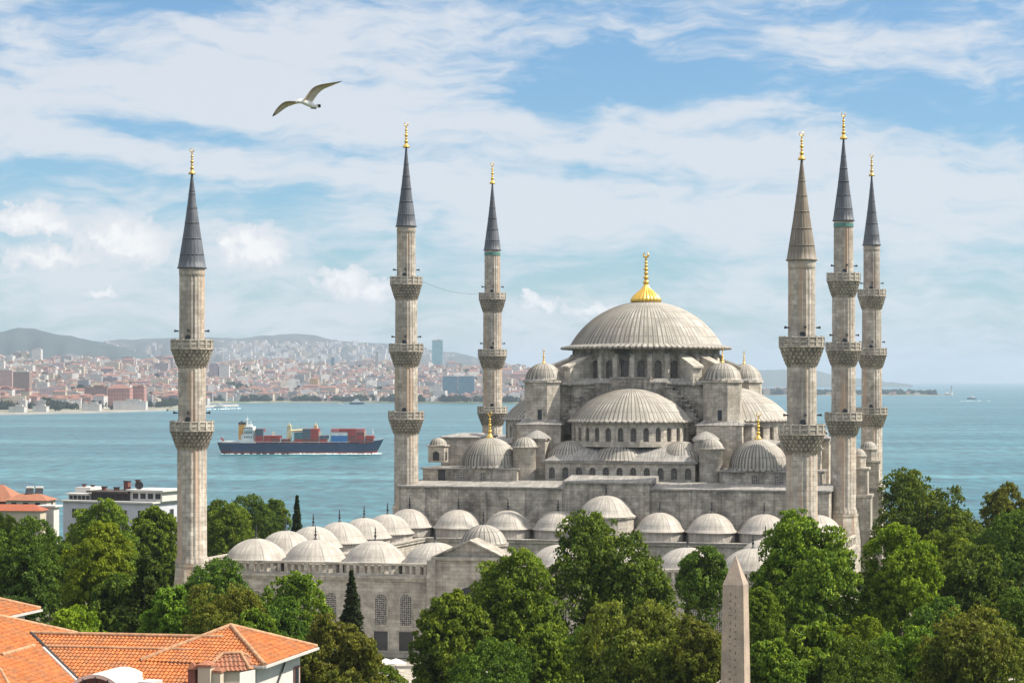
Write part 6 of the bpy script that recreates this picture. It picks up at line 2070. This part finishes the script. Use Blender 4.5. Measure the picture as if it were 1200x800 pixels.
m.build('pane', M['glass'], sk)
m = MB()
for k in (5, 9, 12, 15, 19):
    m.tube(tuple(Vector((fc.x, fc.y, zc))-ax*.06), tuple(Vector((fc.x, fc.y, zc))-ax*.06+sd*((rb_-.1)*math.cos(PI*k/24))+Vector((0, 0, (rb_-.1)*math.sin(PI*k/24)))), .045, None, 4)
m.build('mullion', M['iron'], sk)
p = W(176, 797, 115.5); m = MB(); m.box((p.x, p.y, p.z-.4), (.9, 1.2, .8), -.3); bpart('roof_hatch', m, M['gutter'])
# chimneys and the little roof beside them
for (px, py, w, mat, cap_) in ((242, 780, .72, 'plaster_cream', True), (255, 787, .5, 'plaster_cream', True), (226, 783, .42, 'brick_red', False)):
    p = W(px, py, 116.2); m = MB()
    m.box((p.x, p.y, p.z-2.0), (w, w, 4.0), -.25); chm = bpart('chimney', m, M[mat])
    m = MB()
    if cap_:
        m.box((p.x, p.y, p.z+.06), (w+.16, w+.16, .12), -.25)
        m.frustum([(p.x-w*.55, p.y-w*.55), (p.x+w*.55, p.y-w*.55), (p.x+w*.55, p.y+w*.55), (p.x-w*.55, p.y+w*.55)], p.z+.123, [(p.x-.05, p.y-.05), (p.x+.05, p.y-.05), (p.x+.05, p.y+.05), (p.x-.05, p.y+.05)], p.z+.3)
    else:
        m.frustum([(p.x-.28, p.y-.28), (p.x+.28, p.y-.28), (p.x+.28, p.y+.28), (p.x-.28, p.y+.28)], p.z+.003, [(p.x-.05, p.y-.2), (p.x+.05, p.y-.2), (p.x+.05, p.y+.2), (p.x-.05, p.y+.2)], p.z+.35)
    m.build('chimney_cap', M['tile_old'], chm)
m = MB()
zl = 20.1
a = ray_at_z(238, 787, zl); b = ray_at_z(293, 785, zl); c = b+inn*0.2+e_*2.4; dd = a+e_*2.4
mid1 = (a+dd)/2+(b-a)*.24+Vector((0, 0, .82)); mid2 = (b+c)/2-(b-a)*.34+Vector((0, 0, .82))
tile_plane(m, [a, b, mid2, mid1]); tile_plane(m, [b, c, mid2]); tile_plane(m, [c, dd, mid1, mid2]); tile_plane(m, [dd, a, mid1])
lr = bpart('small_roof', m, M['tile_old'])
m = MB()
for p_, q_ in ((a, mid1), (b, mid2), (c, mid2), (mid1, mid2)): ridge_row(m, p_, q_, .10)
m.build('ridge_tiles', M['ridge'], lr)
m = MB(); m.prism([(p.x, p.y) for p in (a+(b-a)*.06+e_*.2, b-(b-a)*.06+e_*.2, c-(b-a)*.06-e_*.2, dd+(b-a)*.06-e_*.2)], 14, zl-.02); bpart('small_wall', m, M['plaster_cream'])
m = MB(); a = W(281, 788, 113.5); b = W(298, 783.5, 114.6)
m.prism([(a.x, a.y), (b.x, b.y), (b.x+.02, b.y+.25), (a.x+.02, a.y+.25)], 14, a.z); bpart('parapet', m, M['plaster_white'])

# ================================================================== obelisk
OD = 140.0
p = W(862, 650, OD)
ob_ = thing('obelisk', 'weathered pink granite obelisk with a pointed top at the lower right of centre', 'obelisk', (p.x, OD, 0), -R(20))
def granite():
    m, nt, b = newmat('obelisk_granite')
    tc = nt.nodes.new('ShaderNodeTexCoord'); obv = tc.outputs['Object']
    n = nd(nt, 'ShaderNodeTexNoise', None, Vector=obv, Scale=9.0, Detail=6.0, Roughness=.7)
    n2 = nd(nt, 'ShaderNodeTexNoise', None, Vector=obv, Scale=0.9, Detail=5.0)
    c = mixc(nt, ramp(nt, n.outputs[0], [(.35, 0), (.65, 1)]), (0.37, 0.28, 0.215, 1), (0.53, 0.415, 0.325, 1))
    c = mixc(nt, ramp(nt, n2.outputs[0], [(.45, 0), (.7, .5)]), c, (0.19, 0.155, 0.135, 1))
    nt.links.new(c, b.inputs['Base Color']); b.inputs['Roughness'].default_value = .7
    bp = nd(nt, 'ShaderNodeBump', None, Strength=.4, Distance=.03, Height=n.outputs[0]); nt.links.new(bp.outputs[0], b.inputs['Normal'])
    return m
M['granite'] = granite()
zsh = z_at(684, OD); ztip = z_at(651, OD); hw = .69
m = MB()
m.frustum(sq(0, 0, 0.98), 4.2, sq(0, 0, hw), zsh, bottom=True, top=False)
m.frustum(sq(0, 0, hw), zsh, sq(0, 0, .03), ztip)
sh_ = m.build('shaft', M['granite'], ob_)
mg = plain('sign_shade_paint', (0.25, 0.19, 0.15), .85, 0, .2, 4)  # recess shade of the signs, painted as flat dark shapes
rg = random.Random(12)
m = MB()
def glyph(x, z, s):
    t = (zsh-z)/(zsh-4.2); y = -(hw+(0.98-hw)*t)-0.012
    k = rg.randrange(5); r = s*.42
    if k == 0: q = [(-r, -.12*s), (r, -.12*s), (r, .12*s), (-r, .12*s)]
    elif k == 1: q = [(r*.7*math.cos(a*PI/5), r*.7*math.sin(a*PI/5)) for a in range(10)]
    elif k == 2: q = [(-r*.5, -r), (r*.5, -r), (0, r)]
    elif k == 3: q = [(-r*.3, -r), (r*.3, -r), (r*.5, r*.3), (0, r), (-r*.2, r*.4)]
    else: q = [(-r, -r*.2), (r*.2, -r*.6), (r, r*.1), (r*.3, r*.5), (-r*.6, r*.2)]
    m.face([(x+a, y, z+b) for a, b in q])
z = zsh-.6
while z > 6:
    glyph(-.18, z, .30); glyph(.17, z-.14, .28); z -= .46
m.build('carved_signs', mg, sh_)
m = MB()
for a in (-.75, .75):
    for b in (-.75, .75): m.box((a, b, 4.0), (.4, .4, .4))
m.prism(sq(0, 0, 1.5), 1.0, 3.8); m.prism(sq(0, 0, 2.0), 0.4, 1.0); m.prism(sq(0, 0, 2.5), 0, .4)
m.build('pedestal', M['stone_pale'], ob_)

# ================================================================== white parasols by the courtyard wall
for px, py, lab in ((452, 787, 'left white parasol at the foot of the courtyard wall'), (464, 785, 'right white parasol at the foot of the courtyard wall')):
    p = W(px, py, 256); p.z = 2.2
    r = thing('parasol', lab, 'parasol', (p.x, 256, 0))
    m = MB(); m.tube((0, 0, 0), (0, 0, 2.55), .035); m.build('pole', M['iron'], r)
    m = MB(); m.lathe((0, 0, 0), [(1.25, 1.95), (1.25, 2.1), (.6, 2.42), (.05, 2.62)], 8, smooth=False); m.build('canopy', M['ship_white'], r)

# ================================================================== gull
GD = 45.0
g0 = W(360, 121, GD)
def gpx(px, py, dd=0.0): return tuple(W(px, py, GD+dd)-g0)
GW = [plain('gull_white', (0.80, 0.78, 0.74), .8, 0, .04, 8), plain('gull_wing_grey', (0.47, 0.37, 0.29), .8, 0, .2, 12), plain('gull_dark_tip', (0.035, 0.035, 0.04), .7, 0, .2, 10), plain('gull_bill', (0.55, 0.35, 0.08), .5), plain('gull_wing_pale', (0.62, 0.54, 0.46), .8, 0, .15, 12)]
m = MB()
S = [(345.2, 120.6, .25, -.14), (346.6, 120.0, .7, -.13), (348.2, 119.0, 1.8, -.12), (350.2, 118.6, 2.35, -.10), (352.5, 118.7, 2.5, -.07), (356, 119.4, 3.1, -.03), (360, 120.8, 3.5, 0), (364, 122.6, 3.3, .04), (367.5, 124.3, 2.4, .08), (370.5, 125.2, 1.4, .12), (372, 125.4, .6, .14)]
k_ = GD/FPX
rows = []
for i, (px, py, r, dd) in enumerate(S):
    c = Vector(gpx(px, py, dd)); row = []
    for j in range(12):
        a = 2*PI*j/12
        row.append(tuple(c+Vector((.35*r*k_*math.cos(a)*0.6, r*k_*1.0*math.cos(a+PI/2)*-1*0+r*k_*math.sin(a), 0))+Vector((0, 0, r*k_*math.cos(a)))))
    rows.append(row)
i0 = len(m.f)
m.grid([[*reversed(r_)] for r_ in rows], 0, None, True, close=True)
for f in range(i0, i0+24): m.mi[f] = 3 if f < i0+12 else 0
m.face(rows[-1], 0)
def wing(LE, TE, ddL, ddT, flip):
    n = len(LE); th = .022
    top, bot = [], []
    for i in range(n):
        t = i/(n-1)
        a = Vector(gpx(*LE[i], ddL*(1-t*.6))); b = Vector(gpx(*TE[i], ddT*(1-t*.6)))
        mid = a.lerp(b, .35)
        up = Vector((0, .02, .9))*th*(1-.8*t)
        top.append((a, mid+up, b)); bot.append((a, mid-up*.6, b))
    for i in range(n-1):
        t = i/(n-1)
        for arr, md in ((top, 0), (bot, 1)):
            for j in range(2):
                q = [arr[i][j], arr[i+1][j], arr[i+1][j+1], arr[i][j+1]]
                if (arr is top) != flip: q.reverse()
                tip = i >= n-2
                mat = 2 if tip else md
                if md == 1 and j == 1 and not tip: mat = 4
                m.face(q, mat, None, True)
wing([(355.5, 117.5), (358.5, 113), (362, 108), (365.5, 104), (369.5, 101.2), (375, 99.3), (382, 98), (389, 96.9), (395, 96), (401, 95.1)],
     [(366.5, 120), (368.5, 116.2), (370.8, 112.8), (373.2, 109.6), (376.5, 106.6), (380.5, 104), (386, 101.8), (391.5, 99.6), (396, 97.7), (401, 95.4)], -.12, .16, False)
wing([(350, 118.6), (347, 118.9), (343, 118.6), (339, 118.5), (334.5, 119), (330.5, 121), (326.8, 124.3), (323.5, 128.2), (321, 132.2), (318.9, 136.6)],
     [(353, 121.3), (348.5, 121.6), (344.5, 122.6), (341, 123.8), (337.5, 125.2), (334, 127.2), (330.2, 130), (326.5, 132.8), (323, 135), (319.2, 136.9)], -.10, .16, True)
for (q, mat) in (([(368.5, 123.6), (373, 121.8), (376, 122.6), (376.2, 125.6), (371.5, 126.5)], 0), ([(372.6, 122.6), (375.6, 122.6), (375.9, 125.8), (373, 126.6)], 2), ([(364, 125.4), (370.5, 126.2), (371, 128), (364.2, 127.6)], 2)):
    m.face([gpx(x, y, .10) for x, y in q], mat); m.face([gpx(x, y, .125) for x, y in reversed(q)], mat)
for dd in (-.155,):
    c = gpx(349.6, 118.2, dd); m.lathe(c, [(.001, -.006), (.006, 0), (.001, .006)], 8, mat=2)
gull = m.build('gull', GW, None, tuple(g0))
tag(gull, 'white gull gliding with bent dark-tipped wings high over the strait', 'gull')

# ================================================================== haze
def haze():
    x0, x1, y0, y1, z0, z1 = -13900, 13900, -400, 45400, SEA-1.9-.0, 420
    m = MB()
    m.prism([(x0, y0), (x1, y0), (x1, y1), (x0, y1)], z0-1, z1)
    mat = bpy.data.materials.new('haze'); mat.use_nodes = True; nt = mat.node_tree; nt.nodes.clear()
    v = nd(nt, 'ShaderNodeVolumePrincipled', None, Color=(0.60, 0.69, 0.83, 1), Density=HAZE, Anisotropy=0.15)
    o = nt.nodes.new('ShaderNodeOutputMaterial'); nt.links.new(v.outputs[0], o.inputs['Volume'])
    h = m.build('haze', mat); tag(h, None, None, None, 'stuff')
HAZE = 0.000052
haze()
